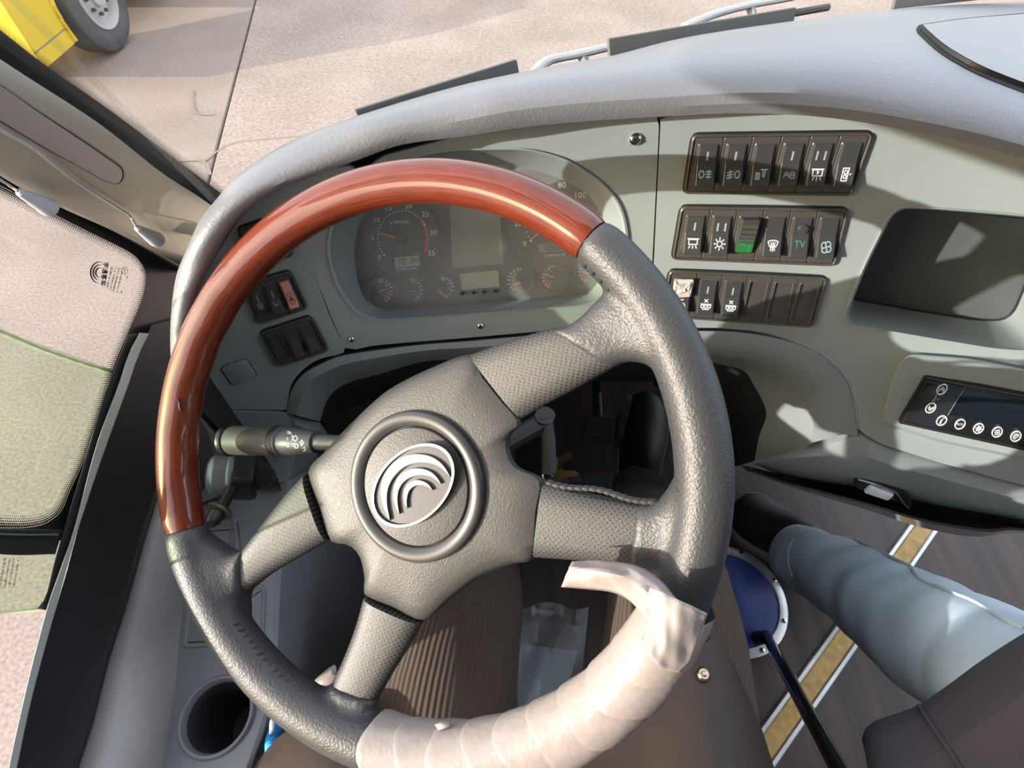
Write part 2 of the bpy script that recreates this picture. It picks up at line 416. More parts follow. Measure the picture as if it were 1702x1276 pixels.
def text(mb, mp, s, x, y, size, h, ang=0, flip=-1):
    v, f = text_polys(s); ca, sa = math.cos(ang), math.sin(ang)
    if not v: return
    hh = h if callable(h) else (lambda a, b: h)
    pts = []
    for a, b in v:
        a, b = a*size, b*size
        p, q = x+ca*a-sa*b, y+flip*(sa*a+ca*b); pts.append(mp(p, q, hh(p, q)))
    mb.add(pts, f)
def bvh(*names):
    vs = []; fs = []
    for nm in names:
        v, f = BV[nm]; k = len(vs); vs += v; fs += [[i+k for i in q] for q in f]
    return BVHTree.FromPolygons(vs, fs)
def hit(t, px, py, off=0):
    r = ray(px, py).normalized(); h = t.ray_cast(CAM, r)
    if h[0] is None: return None
    n = h[1] if h[1].dot(r) < 0 else -h[1]
    return h[0]+n*off
# ================================================================== THE SETTING
def struct(name, vs, fs, m, parent=None, **k):
    o = mk(name, vs, fs, m, parent, **k)
    if parent is None: o['kind'] = 'structure'
    return o
def slab(name, x0, x1, yy0, yy1, z0, z1, m, parent=None, **k):
    v, f = box(V((0, 0, 0)), V((1, 0, 0)), V((0, 1, 0)), V((0, 0, 1)), x0, x1, yy0, yy1, z0, z1)
    return struct(name, v, f, m, parent, smooth=False, **k)
# ground outside: two concrete castings that meet in a joint
g = thing('ground', kind='structure', loc=(0, 0, GROUND_Z))
j0, j1 = Zp(425, 0, GROUND_Z), Zp(350, 290, GROUND_Z); jd = (j1-j0).normalized()
def gslab(name, pts, m, z):
    v = [V((p.x, p.y, z)) for p in pts]; n = len(v)
    v2 = [V((p.x, p.y, z-.2)) for p in pts]
    return mk(name, v+v2, [list(range(n))]+[[i, (i+1) % n, n+(i+1) % n, n+i] for i in range(n)], m, g, smooth=False, bev=.01)
A, B = j0-jd*60, j0+jd*60; s = V((-jd.y, jd.x, 0)); s = s if s.x > 0 else -s
gslab('concrete_slab', [A-s*.012, B-s*.012, B-s*60, A-s*60], CONC1, GROUND_Z)
gslab('concrete_slab', [A+s*.012, B+s*.012, B+s*60, A+s*60], CONC2, GROUND_Z+.006)
mb = MB()
for ln in ([(350, 290), (338, 268), (300, 268), (240, 278)], [(338, 268), (380, 240), (430, 232), (520, 225)], [(318, 150), (322, 185), (345, 190), (355, 190)]):
    q = [Zp(*p, GROUND_Z+.0075) for p in rs(ln, 14)]
    for i in range(len(q)-1):
        d = (q[i+1]-q[i]).normalized(); sd = V((-d.y, d.x, 0))*(.008+.006*random.random())
        mb.add([q[i]+sd, q[i]-sd, q[i+1]-sd, q[i+1]+sd], [[0, 1, 2, 3]])
mb.build('crack', CRACK, g, smooth=False)
# bus body: floor, ceiling, front and right sides
slab('floor', -.42, 2.6, -1.6, 1.05, -.12, 0, FLOORM)
slab('ceiling', -.62, 2.6, -1.6, .15, 2.25, 2.3, BEIGE)
slab('wall_back', -.62, 2.6, -1.62, -1.58, -.12, 2.3, mat('unseen_wall_grey', (.16, .155, .15), .7))  # unseen back and right walls, added to cut the ambient light
slab('wall_right', 2.58, 2.62, -1.6, 1.0, -.12, .95, MATS['unseen_wall_grey'])
# left wall under the sill: black board, then the padded sill
yb = [(252, 540), (236, 578), (224, 606), (213, 640), (165, 773), (128, 885), (114, 940), (92, 1014), (53, 1159), (28, 1276), (14, 1330)]
yt = [(330, 520), (325, 580), (300, 640), (275, 720), (262, 800), (236, 880), (218, 945), (196, 1019), (169, 1098), (148, 1191), (119, 1276), (105, 1330)]
N = 24
top = [W(*p, .006) for p in rs(yb, N)]; bot2 = rs(yt, N)
bot = [W(*p, .004) for p in bot2]
low = [V((b.x-.03, b.y, b.z-.10)) for b in bot]
back = [a-WN*.002-V((0, 0, .004)) for a in top]
wl = struct('wall_left', *loft([back, top, bot, low])[:2], BLK, smooth=False)
v, f = box(V((-.40, .367, 0))-WN*.03, V((-.122, .993, 0)), V((0, 0, 1)), WN, -2.0, .35, -.12, .55, -.03, .03)
mk('lower_wall_panel', v, f, BLK, wl, smooth=False)
v, f = box(V((-.40, .367, 0))-WN*.03, V((-.122, .993, 0)), V((0, 0, 1)), WN, -2.0, -.62, .55, 1.95, -.03, .03)
mk('unseen_rear_wall', v, f, BEIGE, wl, smooth=False)  # unseen closed wall, placed to keep the low sun off the lap
# padded sill tube running back beside the console
tl_ = rs([(262, 800), (236, 880), (218, 945), (196, 1019), (169, 1098), (148, 1191), (119, 1276), (100, 1340)], 20)
tr_ = rs([(306, 850), (300, 900), (291, 956), (280, 1032), (270, 1125), (257, 1210), (246, 1276), (235, 1340)], 20)
rows = []
for a, b in zip(tl_, tr_):
    A, B = Zp(*a, .545), Zp(*b, .525); mid = (A+B)/2; h = (B-A).length*.36; up = V((.25, -.1, .97)).normalized()
    rows.append([A-V((0, 0, .08)), A] + [A.lerp(B, t)+up*h*math.sin(math.pi*t)**.8 for t in (.12, .25, .38, .5, .62, .75, .88)] + [B, B-V((0, 0, .05))])
struct('trim_1', *loft(rows)[:2], SILL)
# side window: frit frame, panes, rail
win = thing('window_1', kind='structure', loc=W(120, 700))
e3 = [(-160, 225), (0, 308), (80, 351), (149, 386), (213, 418), (234, 437), (242, 458), (236, 495), (213, 551), (187, 614), (170, 670), (141, 760), (117, 813), (104, 845), (88, 862), (61, 874), (0, 877), (-200, 865)]
e2 = [(-160, 195), (0, 290), (93, 337), (187, 379), (255, 416), (300, 434), (325, 470), (318, 530), (262, 575), (215, 625), (193, 672), (164, 755), (142, 812), (130, 858), (115, 890), (70, 905), (0, 905), (-200, 895)]
def at0(st, n):
    out = []; m = len(st)-1
    for i in range(m):
        p = [V((*st[min(m, max(0, i+k))], 0)) for k in (-1, 0, 1, 2)]
        for k in range(n):
            t = k/n; q = .5*((2*p[1])+(p[2]-p[0])*t+(2*p[0]-5*p[1]+4*p[2]-p[3])*t*t+(3*p[1]-p[0]-3*p[2]+p[3])*t*t*t); out.append((q.x, q.y))
    return out+[st[-1]]
a, b = at0(e3, 6), at0(e2, 6)
mk('frit_frame', *loft([[W(*p, -.004) for p in a], [W(*p, -.003) for p in b], [W(*p, -.012) for p in b]])[:2], FRIT, win, smooth=False)
mb = MB()
mpw = frame(W(120, 700, -.0045), V((0, 0, 1)).cross(WN), V((0, 0, 1)))
def onW(px, py): P = W(px, py, -.0045)-mpw.o; return P.dot(mpw.u), P.dot(mpw.v)
dense = rs(e3, 330)
for k in range(5):
    r = (.00115, .00095, .00075, .0006, .00045)[k]; q = [onW(*p) for p in dense]
    for i in range(len(q)-1):
        p0, p1 = V(q[i]), V(q[i+1]); d = (p1-p0); 
        if d.length < 1e-6: continue
        nrm = V((-d.y, d.x)).normalized(); c = V(onW(110, 620)); 
        p = p0.lerp(p1, .5 if k % 2 else 0)
        if nrm.dot(c-p) < 0: nrm = -nrm
        p = p+nrm*(.0012+.0019*k)
        v = [mpw(x, y, 0) for x, y in circ(p.x, p.y, r, 6)]; mb.add(v, [[0, 1, 2, 3, 4, 5]])
o = mb.build('frit_dots', FRIT, win, smooth=False); o['kind'] = 'stuff'
def pane(name, pl, m, off, th=.005, parent=win):
    v = [W(*p, off) for p in pl]+[W(*p, off-th) for p in pl]; n = len(pl)
    return mk(name, v[:n], [list(range(n))], m, parent, smooth=False)
pane('front_pane', [(-160, 200), (0, 300), (150, 370), (240, 425), (262, 470), (205, 640), (195, 620), (0, 550), (-160, 490)], WGL, -.008)
pane('sliding_pane', [(-160, 485), (0, 548), (198, 618), (165, 710), (110, 860), (100, 890), (0, 885), (-160, 875)], GGL, -.012)
ed = [W(*p, -.010) for p in rs([(-160, 487), (0, 550), (60, 575), (130, 600), (198, 621)], 30)]
mb = MB(); mb.add(*tube(ed, lambda t: .0020+.0007*math.sin(t*90), 6)); mb.build('pane_edge', mat('cut_glass_edge', (.55, .60, .38), .4), win)
pane('rear_pane', [(-160, 905), (0, 918), (95, 918), (70, 1012), (0, 1019), (-160, 1030)], GGL, -.012)
mb = MB(); mb.add(*tube([W(*p, -.012) for p in ((-160, 1031), (0, 1019.5), (80, 1011))], .0016, 6)); mb.build('pane_edge', MATS['cut_glass_edge'], win)
def wbox(name, tl, bl, m, h0, h1, parent=win):    # a bar on the wall plane between two pixel polylines
    n = 30; a, b = rs(tl, n), rs(bl, n); rows = [[W(*p, h0) for p in a], [W(*p, h1) for p in a], [W(*p, h1) for p in b], [W(*p, h0) for p in b]]
    return mk(name, *loft(rows)[:2], m, parent, smooth=False, bev=.001)
v, f = box(W(60, 500)*1.0-V((0, 0, 0)), V((-.122, .993, 0)), V((0, 0, 1)), WN, 0, 1, 0, 1, 0, 0.001)
yz_ = lambda y_, z_, h: V((WP.x-.122/.993*(y_-WP.y)*1.0, y_, z_))+WN*h
q = [yz_(-.30, 1.035, .004), yz_(.30, 1.035, .004), yz_(.20, 1.55, .004), yz_(-.30, 1.75, .004)]
mk('unseen_sun_blind', q+[p+WN*.002 for p in q], [[0, 1, 2, 3], [4, 5, 6, 7], [0, 1, 5, 4], [1, 2, 6, 5], [2, 3, 7, 6], [3, 0, 4, 7]], MAUVE, win, smooth=False)  # unseen blind, added to keep the sun off the upper dash
wbox('middle_bar', [(-160, 868), (0, 878), (105, 880)], [(-160, 900), (0, 921), (92, 921)], BLK, -.015, .004)
wbox('bar_bead', [(-160, 874), (0, 886), (97, 887)], [(-160, 877), (0, 889), (97, 890)], mat('green_grey_bead', (.10, .14, .12), .5), 0, .006)
wbox('sill_rail', [(232, 553), (213, 590), (197, 640), (160, 740), (125, 872), (106, 930), (88, 980), (77, 1014), (48, 1125), (18, 1257), (5, 1330)], [(248, 554), (230, 590), (213, 640), (168, 765), (128, 885), (117, 922), (101, 980), (92, 1014), (53, 1159), (28, 1276), (15, 1330)], mat('pale_rail_paint', (.40, .42, .41), .4), -.01, .012)
wbox('sill_gasket', [(213, 556), (186, 623), (172, 660), (141, 765), (112, 860), (90, 935), (76, 990), (62, 1011)], [(232, 553), (213, 590), (197, 640), (160, 740), (125, 872), (106, 930), (88, 980), (77, 1014)], BLK, -.012, .006)
# printed glass markings on the two panes
wa = math.radians(63)
mpt = frame(W(182, 462, -.0072), W(222, 478)-W(158, 440), W(158, 440)-W(150, 470))
mg = MB()
O_ = W(175, 462)
def pxW(off):
    return lambda a, b, h=0: W(a, b, off)
mpx = pxW(-.0072)
for r0 in (8, 13, 18):     # three nested arcs of the maker's emblem
    st = [(166+r0*1.0*math.cos(t)*.85, 453+r0*math.sin(t)) for t in [math.radians(x) for x in range(95, 292, 12)]]
    for i in range(len(st)-1):
        wv = 2.6*math.sin(math.pi*(i+.5)/(len(st)-1))
        strokes(mg, mpx, [[st[i], st[i+1]]], wv+.3, 0)
def textW(s, x, y, size, ang):
    v, f = text_polys(s); ca, sa = math.cos(ang), math.sin(ang)
    mg.add([W(x+ca*a*size+sa*b*size, y+sa*a*size-ca*b*size, -.0072) for a, b in v], f)
for q_ in (0, .5, 1.0): textW('宇通客车', 172.5+q_, 455, 10, math.radians(98))
def tickrow(mp_, x, y, ang, length, hgt, seed):    # print too small to read in the photo: a row of short strokes
    rr0 = random.Random(seed); ca, sa = math.cos(ang), math.sin(ang); t = -length/2
    while t < length/2:
        w_ = rr0.choice((.5, .7, 1.0)); h_ = hgt*rr0.uniform(.6, 1)
        if rr0.random() > .14:
            c = (x+ca*t, y+sa*t); strokes(mg, mp_, [[(c[0]-sa*h_/2, c[1]+ca*h_/2), (c[0]+sa*h_/2, c[1]-ca*h_/2)]], w_, 0)
            if rr0.random() > .5: strokes(mg, mp_, [[c, (c[0]+ca*.9, c[1]+sa*.9)]], .5, 0)
        t += 1.7
for k_, (x_, l_, h_) in enumerate(((182, 34, 4.2), (188, 38, 3.2), (193, 40, 3.2), (199, 36, 3.2))): tickrow(mpx, x_, 461+k_*2, math.radians(104), l_, h_, k_)
strokes(mg, mpx, [circ(207, 450, 5.5, 14)+[(212.5, 450)], [(205, 448), (209, 448)], [(207, 446), (207, 454)]], .8, 0)
strokes(mg, mpx, [[(212, 459), (211, 462)], [(201, 484), (203, 486)]], 1.5, 0)
mg.build('glass_marking', PRINT, win, smooth=False)
mg = MB()
def textW2(s, x, y, size, ang):
    v, f = text_polys(s); ca, sa = math.cos(ang), math.sin(ang)
    mg.add([W(x+ca*a*size+sa*b*size, y+sa*a*size-ca*b*size, -.011) for a, b in v], f)
mpy = pxW(-.011)
for k_, (x_, l_, h_) in enumerate(((4, 48, 5), (12, 52, 3.4), (19, 50, 3.4), (27, 46, 3.4))): tickrow(mpy, x_, 952, math.radians(100), l_, h_, 20+k_)
mg.build('glass_marking', PRINT, win, smooth=False)
# A-pillar
E1 = [(-190, -36), (0, 98), (160, 202), (266, 285), (344, 336), (400, 385)]
E2 = [(-190, 165), (0, 292), (93, 341), (187, 383), (266, 423), (294, 437), (315, 450)]
PA, PB = D(0, 98, .36), D(344, 336, .505)
pd_ = (PB-PA).normalized()
def pill(px, py):      # closest point of the ray to the pillar line
    r = ray(px, py).normalized(); w0 = CAM-PA; b = r.dot(pd_); d = r.dot(w0); e = pd_.dot(w0); s_ = (b*e-d)/(1-b*b); return CAM+r*s_
NP = 30
r1, r2 = [pill(*p) for p in rs(E1, NP)], [W(*p, .012) for p in rs(E2, NP)]
rows = []
for t in (0, .04, .12, .25, .4, .55, .7, .85, .96, 1):
    rw = []
    for a, b in zip(r1, r2):
        m_ = a.lerp(b, t); to = (CAM-m_).normalized(); rw.append(m_+to*.014*math.sin(math.pi*t)**.7 - to*(.010*max(0, 1-abs(t-.62)/.10)**1 if False else 0))
    rows.append(rw)
rows = [[p-(CAM-p).normalized()*.03 for p in rows[0]]]+rows+[[p-(CAM-p).normalized()*.03 for p in rows[-1]]]
pil = struct('trim_2', *loft(rows)[:2], BEIGE)
PT = bvh('trim_2')
def onpil(pl, off): return [hit(PT, *p, off) for p in pl]
inn = rpoly([(-150, 40), (0, 142), (60, 184), (150, 243), (206, 282), (199, 306), (176, 300), (60, 236), (0, 199), (-150, 112)], [0, 20, 20, 20, 24, 20, 20, 30, 30, 0], 4)
o_, i_ = onpil(inset(inn, -2), .0004), onpil(inn, .0008)
n_ = len(inn)
mk('cloth_insert', i_+[hit(PT, 60, 210, .0016)], [[k, (k+1) % n_, n_] for k in range(n_)], MAUVE, pil)
mk('insert_groove', *loft([o_, i_], True)[:2], FRIT, pil, smooth=False)
# windscreen
obase = [(349, 340), (396, 291), (478, 240), (599, 197), (705, 165), (863, 122), (1011, 94), (1190, 51), (1318, 35), (1475, 16), (1702, 2), (1950, -15)]
# ================================================================== DASHBOARD
dash = thing('dashboard', 'curved grey-green moulded dashboard with padded brow in front of the wheel', 'dashboard', loc=F(850, 450))
stI = [(322, 660), (320, 600), (325, 530), (333, 479), (349, 442), (381, 386), (414, 347), (465, 314), (519, 294), (597, 265), (670, 240), (770, 227), (869, 212), (968, 202), (1096, 194), (1226, 188), (1336, 192), (1445, 205), (1592, 234), (1702, 263), (1850, 300)]
stO = [(300, 670), (287, 600), (285, 545), (289, 490), (297, 447), (315, 405), (334, 365), (362, 330), (396, 291), (478, 240), (560, 212), (705, 165), (800, 140), (889, 118), (1011, 94), (1140, 62), (1318, 35), (1475, 16), (1592, 8), (1702, 2), (1900, -12)]
NS = 90
I_, O_ = rs(stI, NS), rs(stO, NS)
pairs = []
# pair the outer edge with the inner edge by matching station index
def at_list(st, n):
    out = []; m = len(st)-1
    sm = []
    for i in range(m):
        a = V((*(st[i-1] if i else st[0]), 0)); b = V((*st[i], 0)); c = V((*st[i+1], 0)); d = V((*(st[i+2] if i+2 <= m else st[m]), 0))
        for k in range(n):
            t = k/n; p = .5*((2*b)+(c-a)*t+(2*a-5*b+4*c-d)*t*t+(3*b-a-3*c+d)*t*t*t); sm.append((p.x, p.y))
    sm.append(st[-1]); return sm
I_, O_ = at_list(stI, 5), at_list(stO, 5)
NS = len(I_)
rows = [[] for _ in range(15)]
OUT3 = []
for i in range(NS):
    L = F(*I_[i], .028); bk = F(*I_[i], -.006)
    O = Zp(*O_[i], L.z-.012 if L.z > .74 else .728)
    n = fn(L.x); ln = (O-L).length
    u = min(1, max(0, (I_[i][0]-380)/450))            # 0 on the left flank, 1 over the instruments and to the right
    zz = V((0, 0, 1)); L2 = L.lerp(O, .5)+n*.022
    c1 = (L.lerp(O, .30)+n*.020).lerp(L + n*.020 + zz*.030, u)
    c2 = (O+n*.034+zz*.012).lerp(L.lerp(O, .34) + zz*.040, u)
    OUT3.append(O)
    r = [bk, L - n*.002 + (bk-L)*.5, L]
    for k in range(1, 11):
        t = k/10; r.append(L*(1-t)**3+c1*3*t*(1-t)**2+c2*3*t*t*(1-t)+O*t**3)
    r += [O+V((0, .01, -.02)) if u else O-n*.02+V((-.004, 0, -.02)), O+V((0, .01, -.12)) if u else O-n*.03+V((-.004, 0, -.12))]
    for k in range(15): rows[k].append(r[k])
brow = mk('padded_brow', *loft(rows)[:2], DTOP, dash)
BROW_END = [r[-1] for r in rows]
BT = bvh('padded_brow')
# lid in the dash top on the far right
lid = rpoly([(1520, 46), (1600, 34), (1720, 24), (1900, 18), (1900, 215), (1702, 152), (1620, 120), (1560, 85)], [14, 30, 10, 10, 10, 40, 40, 30], 7)
def onB(p, off):
    h = hit(BT, *p, off); return h if h else Zp(*p, .87)+V((0, 0, off))
def lidgrid(pl, off, k=6):
    c = (sum(p[0] for p in pl)/len(pl), sum(p[1] for p in pl)/len(pl)); R = []
    for i in range(k):
        t = 1-i/k; R.append([onB((c[0]+(p[0]-c[0])*t, c[1]+(p[1]-c[1])*t), off) for p in pl])
    v, f, _ = loft(R, True); v.append(onB(c, off)); m = len(pl); b0 = (k-1)*m
    f += [[b0+j, b0+(j+1) % m, len(v)-1] for j in range(m)]; return v, f
v, f = lidgrid(inset(lid, 4), .004)
ld = mk('dash_lid', v, f, DTOP, dash)
mk('lid_edge', *loft([[onB(p, .0035) for p in inset(lid, 4)], [onB(p, -.003) for p in inset(lid, 3)]], True)[:2], BLK, ld, smooth=False)
mk('lid_gap', *loft([[onB(p, .0006) for p in inset(lid, -3)], [onB(p, .0006) for p in inset(lid, 4)]], True)[:2], DEEP, ld, smooth=False)
# --- face panels
def facegrid(rowsA, n, off=0, lift=None):
    return [[F(*p, off) for p in rs(r, n)] for r in rowsA]
def face_between(name, a, b, n, k, m, off=0, parent=dash, th=.006):
    A, B = rs(a, n), rs(b, n); R = []
    for i in range(k):
        t = i/(k-1); R.append([F(x0+(x1-x0)*t, y0_+(y1-y0_)*t, off) for (x0, y0_), (x1, y1) in zip(A, B)])
    if th:
        R = [[p-fn(p.x)*th for p in R[0]]]+R+[[p-fn(p.x)*th for p in R[-1]]]
        R = [[r[0]-fn(r[0].x)*th]+r+[r[-1]-fn(r[-1].x)*th] for r in R]
    return mk(name, *loft(R)[:2], m, parent)
# outlines
clO = rpoly([(543, 395), (566, 340), (610, 292), (690, 258), (760, 247), (876, 246), (940, 262), (1000, 300), (1035, 340), (1047, 400), (1040, 470), (1000, 507), (900, 515), (700, 530), (622, 534), (590, 522), (560, 480), (545, 435)], 26, 5)
# cluster panel with an opening: ring of quads from the opening to the outer boundary
cp_out = [(500, 402), (520, 372), (575, 305), (640, 258), (770, 224), (869, 209), (968, 199), (1096, 190), (1093, 260), (1089, 340), (1085, 420), (1078, 544), (1000, 546), (905, 550), (780, 561), (690, 568), (620, 574), (576, 584), (548, 520), (520, 450)]
def ring_face(name, outer, inner, m, off=0, n=120, parent=dash, th=.004, extra=None, k=4):
    def ang(pl):
        c = (sum(p[0] for p in inner)/len(inner), sum(p[1] for p in inner)/len(inner))
        out = []
        m_ = len(pl)
        for q in range(n):
            a = 2*math.pi*q/n; dx, dy = math.cos(a), math.sin(a); best = None
            for i in range(m_):
                x1, y1 = pl[i][0]-c[0], pl[i][1]-c[1]; x2, y2 = pl[(i+1) % m_][0]-c[0], pl[(i+1) % m_][1]-c[1]
                ex, ey = x2-x1, y2-y1; den = dx*ey-dy*ex
                if abs(den) < 1e-9: continue
                t = (x1*ey-y1*ex)/den; s_ = (x1*dy-y1*dx)/den
                if t > 0 and -1e-6 <= s_ <= 1+1e-6 and (best is None or t < best): best = t
            out.append((c[0]+dx*best, c[1]+dy*best))
        return out
    A, B = ang(outer), ang(inner)
    R = []
    for i in range(k+1):
        t = i/k; R.append([F(a[0]+(b[0]-a[0])*t, a[1]+(b[1]-a[1])*t, off) for a, b in zip(A, B)])
    if th: R = [[p-fn(p.x)*th for p in R[0]]]+R
    if extra: R += extra(B)
    return mk(name, *loft(R, True)[:2], m, parent)
def cl_extra(B):
    out = []
    c = (sum(p[0] for p in B)/len(B), sum(p[1] for p in B)/len(B))
    for d, sh in ((.002, 1.0), (.0025, .985), (0, .972)):
        out.append([F(c[0]+(p[0]-c[0])*sh, c[1]+(p[1]-c[1])*sh, d) for p in B])
    return out
ring_face('cluster_panel', cp_out, clO, DASH, extra=cl_extra)
# right panel: opening for the tray
cubO = rpoly([(1484, 342), (1575, 346), (1702, 357), (1830, 372), (1790, 480), (1740, 585), (1660, 582), (1540, 562), (1396, 537), (1430, 450)], [26, 40, 10, 30, 40, 40, 30, 10, 18, 40], 5)
rp_out = [(1099, 190), (1226, 185), (1336, 189), (1445, 202), (1592, 231), (1702, 260), (1900, 310), (1900, 640), (1880, 860), (1702, 807), (1560, 768), (1468, 739), (1430, 718), (1426, 684), (1412, 631), (1377, 592), (1342, 572), (1290, 556), (1230, 546), (1170, 544), (1081, 544), (1088, 420), (1095, 270)]
def cub_extra(B):
    out = []
    c = (sum(p[0] for p in B)/len(B), sum(p[1] for p in B)/len(B))
    for d, sh in ((.0022, 1.0), (.0025, .985), (-.003, .965)):
        out.append([F(c[0]+(p[0]-c[0])*sh, c[1]+(p[1]-c[1])*sh, d) for p in B])
    return out
ring_face('switch_panel', rp_out, cubO, DASH, n=160, extra=cub_extra, k=6)
# left wing panel
wl_a = [(345, 650), (342, 560), (352, 490), (366, 430), (395, 385), (430, 345), (470, 316), (520, 296), (570, 282)]
wl_b = [(477, 682), (482, 650), (500, 618), (536, 598), (573, 584), (547, 522), (521, 453), (500, 405), (514, 374), (572, 304)]
A = [(330, 680), (326, 600), (326, 530), (334, 475), (352, 438), (384, 384), (416, 345), (467, 312), (520, 292), (572, 276), (590, 280)]
B = [(477, 681), (484, 640), (502, 616), (530, 597), (573, 584), (562, 555), (547, 522), (532, 482), (516, 440), (500, 403), (520, 370)]
face_between('side_panel', A, B, 40, 8, DASH)
# tray sunk into the right panel
tc_ = (sum(p[0] for p in cubO)/len(cubO), sum(p[1] for p in cubO)/len(cubO))
mouth = [(tc_[0]+(p[0]-tc_[0])*.965, tc_[1]+(p[1]-tc_[1])*.965) for p in cubO]
m3 = [F(*p, -.003) for p in mouth]
cen = sum(m3, V())/len(m3); tn = fn(cen.x); tu = V((0, 0, 1)).cross(tn); tu = -tu if tu.x < 0 else tu; tu.normalize(); tv = tn.cross(tu)
if tv.z < 0: tv = -tv
tdir = -(tn*.93 - V((0, 0, 1))*-.28).normalized()
tdir = (V((.42, .80, -.43))).normalized()
back3 = []
for p in m3:
    q = cen+(p-cen)*.90+tdir*.085; back3.append(q)
R = [m3]+[[a.lerp(b, t) for a, b in zip(m3, back3)] for t in (.1, .5, .9, 1)]
tray = mk('tray_liner', *loft(R, True)[:2], DASH, dash)
bc = sum(back3, V())/len(back3)
mk('tray_back', back3+[bc], [[i, (i+1) % len(back3), len(back3)] for i in range(len(back3))], mat('tray_back_plastic', (.08, .09, .09), .55), tray, smooth=False)
mb = MB(); mb.add(*tube([cen+(p-cen)*.90+tdir*.0835 for p in m3[2:]+m3[:1]], .0018, 6)); mb.build('tray_seam', BLK, tray)
# recessed plinth round the climate controls
plO = rpoly([(1500, 586), (1610, 594), (1702, 612), (1900, 655), (1880, 800), (1702, 764), (1560, 735), (1463, 703), (1478, 640)], [22, 30, 10, 20, 20, 20, 30, 14, 30], 5)
plI = inset(plO, 9)
mk('climate_plinth', *loft([[F(*p, -.001) for p in plO], [F(*p, .010) for p in inset(plO, 2)], [F(*p, .0125) for p in inset(plO, 5)], [F(*p, .012) for p in plI], [F(1640+(p[0]-1640)*.4, 690+(p[1]-690)*.4, .012) for p in plI]], True)[:2], DASH, dash)
# --- lower lip of the face: the rolled arch above the knees
def arch(name, rowsP, offs, n, m, parent=dash):
    R = [[F(*p, o) for p in rs(r, n)] for r, o in zip(rowsP, offs)]
    return mk(name, *loft(R)[:2], m, parent)
arch('knee_arch', [
    [(474, 686), (482, 648), (502, 619), (536, 600), (573, 587), (690, 571), (780, 564), (905, 553), (1000, 549), (1085, 547)],
    [(476, 686), (484, 650), (504, 622), (538, 603), (575, 590), (690, 574), (780, 567), (905, 556), (1000, 552), (1085, 550)],
    [(492, 690), (503, 655), (520, 630), (552, 613), (590, 601), (700, 583), (790, 577), (905, 568), (1000, 564), (1085, 560)],
    [(520, 698), (531, 660), (547, 638), (575, 624), (620, 613), (705, 590), (800, 586), (905, 578), (1000, 576), (1085, 574)],
    [(532, 700), (543, 666), (560, 646), (590, 632), (630, 622), (710, 600), (800, 598), (905, 590), (1000, 590), (1085, 590)],
    ],
    [-.010, .001, .006, -.004, -.03], 50, LOWD)
arch('arch_inside', [[(532, 700), (543, 666), (560, 646), (590, 632), (630, 622), (710, 600), (800, 598), (905, 590), (1000, 590), (1085, 590)], [(560, 710), (572, 690), (590, 676), (620, 664), (660, 654), (730, 640), (800, 638), (905, 634), (1000, 634), (1085, 634)]], [-.031, -.15], 40, DEEP)  # inner arch coloured black for the shade in the knee hole
lo_out = [(1086, 547), (1170, 547), (1230, 549), (1290, 559), (1341, 576), (1374, 595), (1408, 632), (1422, 684), (1427, 721)]
arch('lower_shell', [
    lo_out, [(p[0]-1, p[1]+3) for p in lo_out],
    [(1086, 560), (1170, 566), (1228, 571), (1280, 581), (1325, 600), (1356, 620), (1386, 652), (1398, 690), (1400, 722)],
    [(1086, 578), (1170, 588), (1205, 590), (1262, 600), (1302, 618), (1330, 641), (1349, 668), (1352, 700), (1352, 735)],
    [(1086, 582), (1170, 592), (1203, 594), (1256, 604), (1294, 621), (1322, 645), (1340, 670), (1343, 695), (1338, 745)],
    [(1086, 586), (1172, 600), (1200, 606), (1236, 616), (1253, 640), (1270, 672), (1273, 694), (1262, 724), (1254, 766)]],
    [-.008, .001, .005, .002, -.004, -.030], 50, LOWD)
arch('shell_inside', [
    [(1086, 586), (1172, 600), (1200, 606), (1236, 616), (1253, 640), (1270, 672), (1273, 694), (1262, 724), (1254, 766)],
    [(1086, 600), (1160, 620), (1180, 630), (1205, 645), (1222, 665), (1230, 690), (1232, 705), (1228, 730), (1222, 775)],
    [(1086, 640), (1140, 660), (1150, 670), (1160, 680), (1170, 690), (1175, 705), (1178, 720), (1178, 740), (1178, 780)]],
    [-.031, -.10, -.25], 40, DEEP)  # inner shell rows coloured black so the hole reads as deep shade
# lower dash under the seam, rolling under to the gloss black trough
arch('lower_panel', [
    [(1330, 742), (1380, 726), (1428, 712), (1472, 733), (1565, 762), (1706, 801), (1880, 852)],
    [(1330, 752), (1380, 738), (1428, 725), (1468, 746), (1560, 775), (1702, 814), (1880, 865)],
    [(1300, 762), (1360, 758), (1430, 758), (1480, 772), (1560, 794), (1702, 832), (1880, 880)],
    [(1275, 768), (1330, 776), (1390, 786), (1470, 800), (1560, 820), (1702, 856), (1880, 900)],
    [(1254, 769), (1298, 784), (1370, 797), (1450, 806), (1560, 832), (1702, 862), (1880, 905)],
    [(1254, 771), (1298, 788), (1370, 803), (1450, 815), (1560, 842), (1702, 866), (1880, 908)]],
    [-.010, .001, .012, .010, -.004, -.045], 44, LOWD)
arch('gloss_trough', [
    [(1230, 772), (1298, 787), (1370, 800), (1450, 810), (1560, 838), (1702, 864), (1880, 908)],
    [(1240, 782), (1300, 796), (1370, 812), (1450, 828), (1560, 852), (1702, 872), (1880, 912)],
    [(1254, 786), (1300, 802), (1375, 822), (1450, 842), (1540, 868), (1640, 884), (1702, 882), (1880, 915)],
    [(1262, 790), (1310, 808), (1383, 830), (1450, 850), (1530, 876), (1620, 892), (1702, 886), (1880, 918)]],
    [-.035, -.03, .01, -.03], 44, GLOSS)
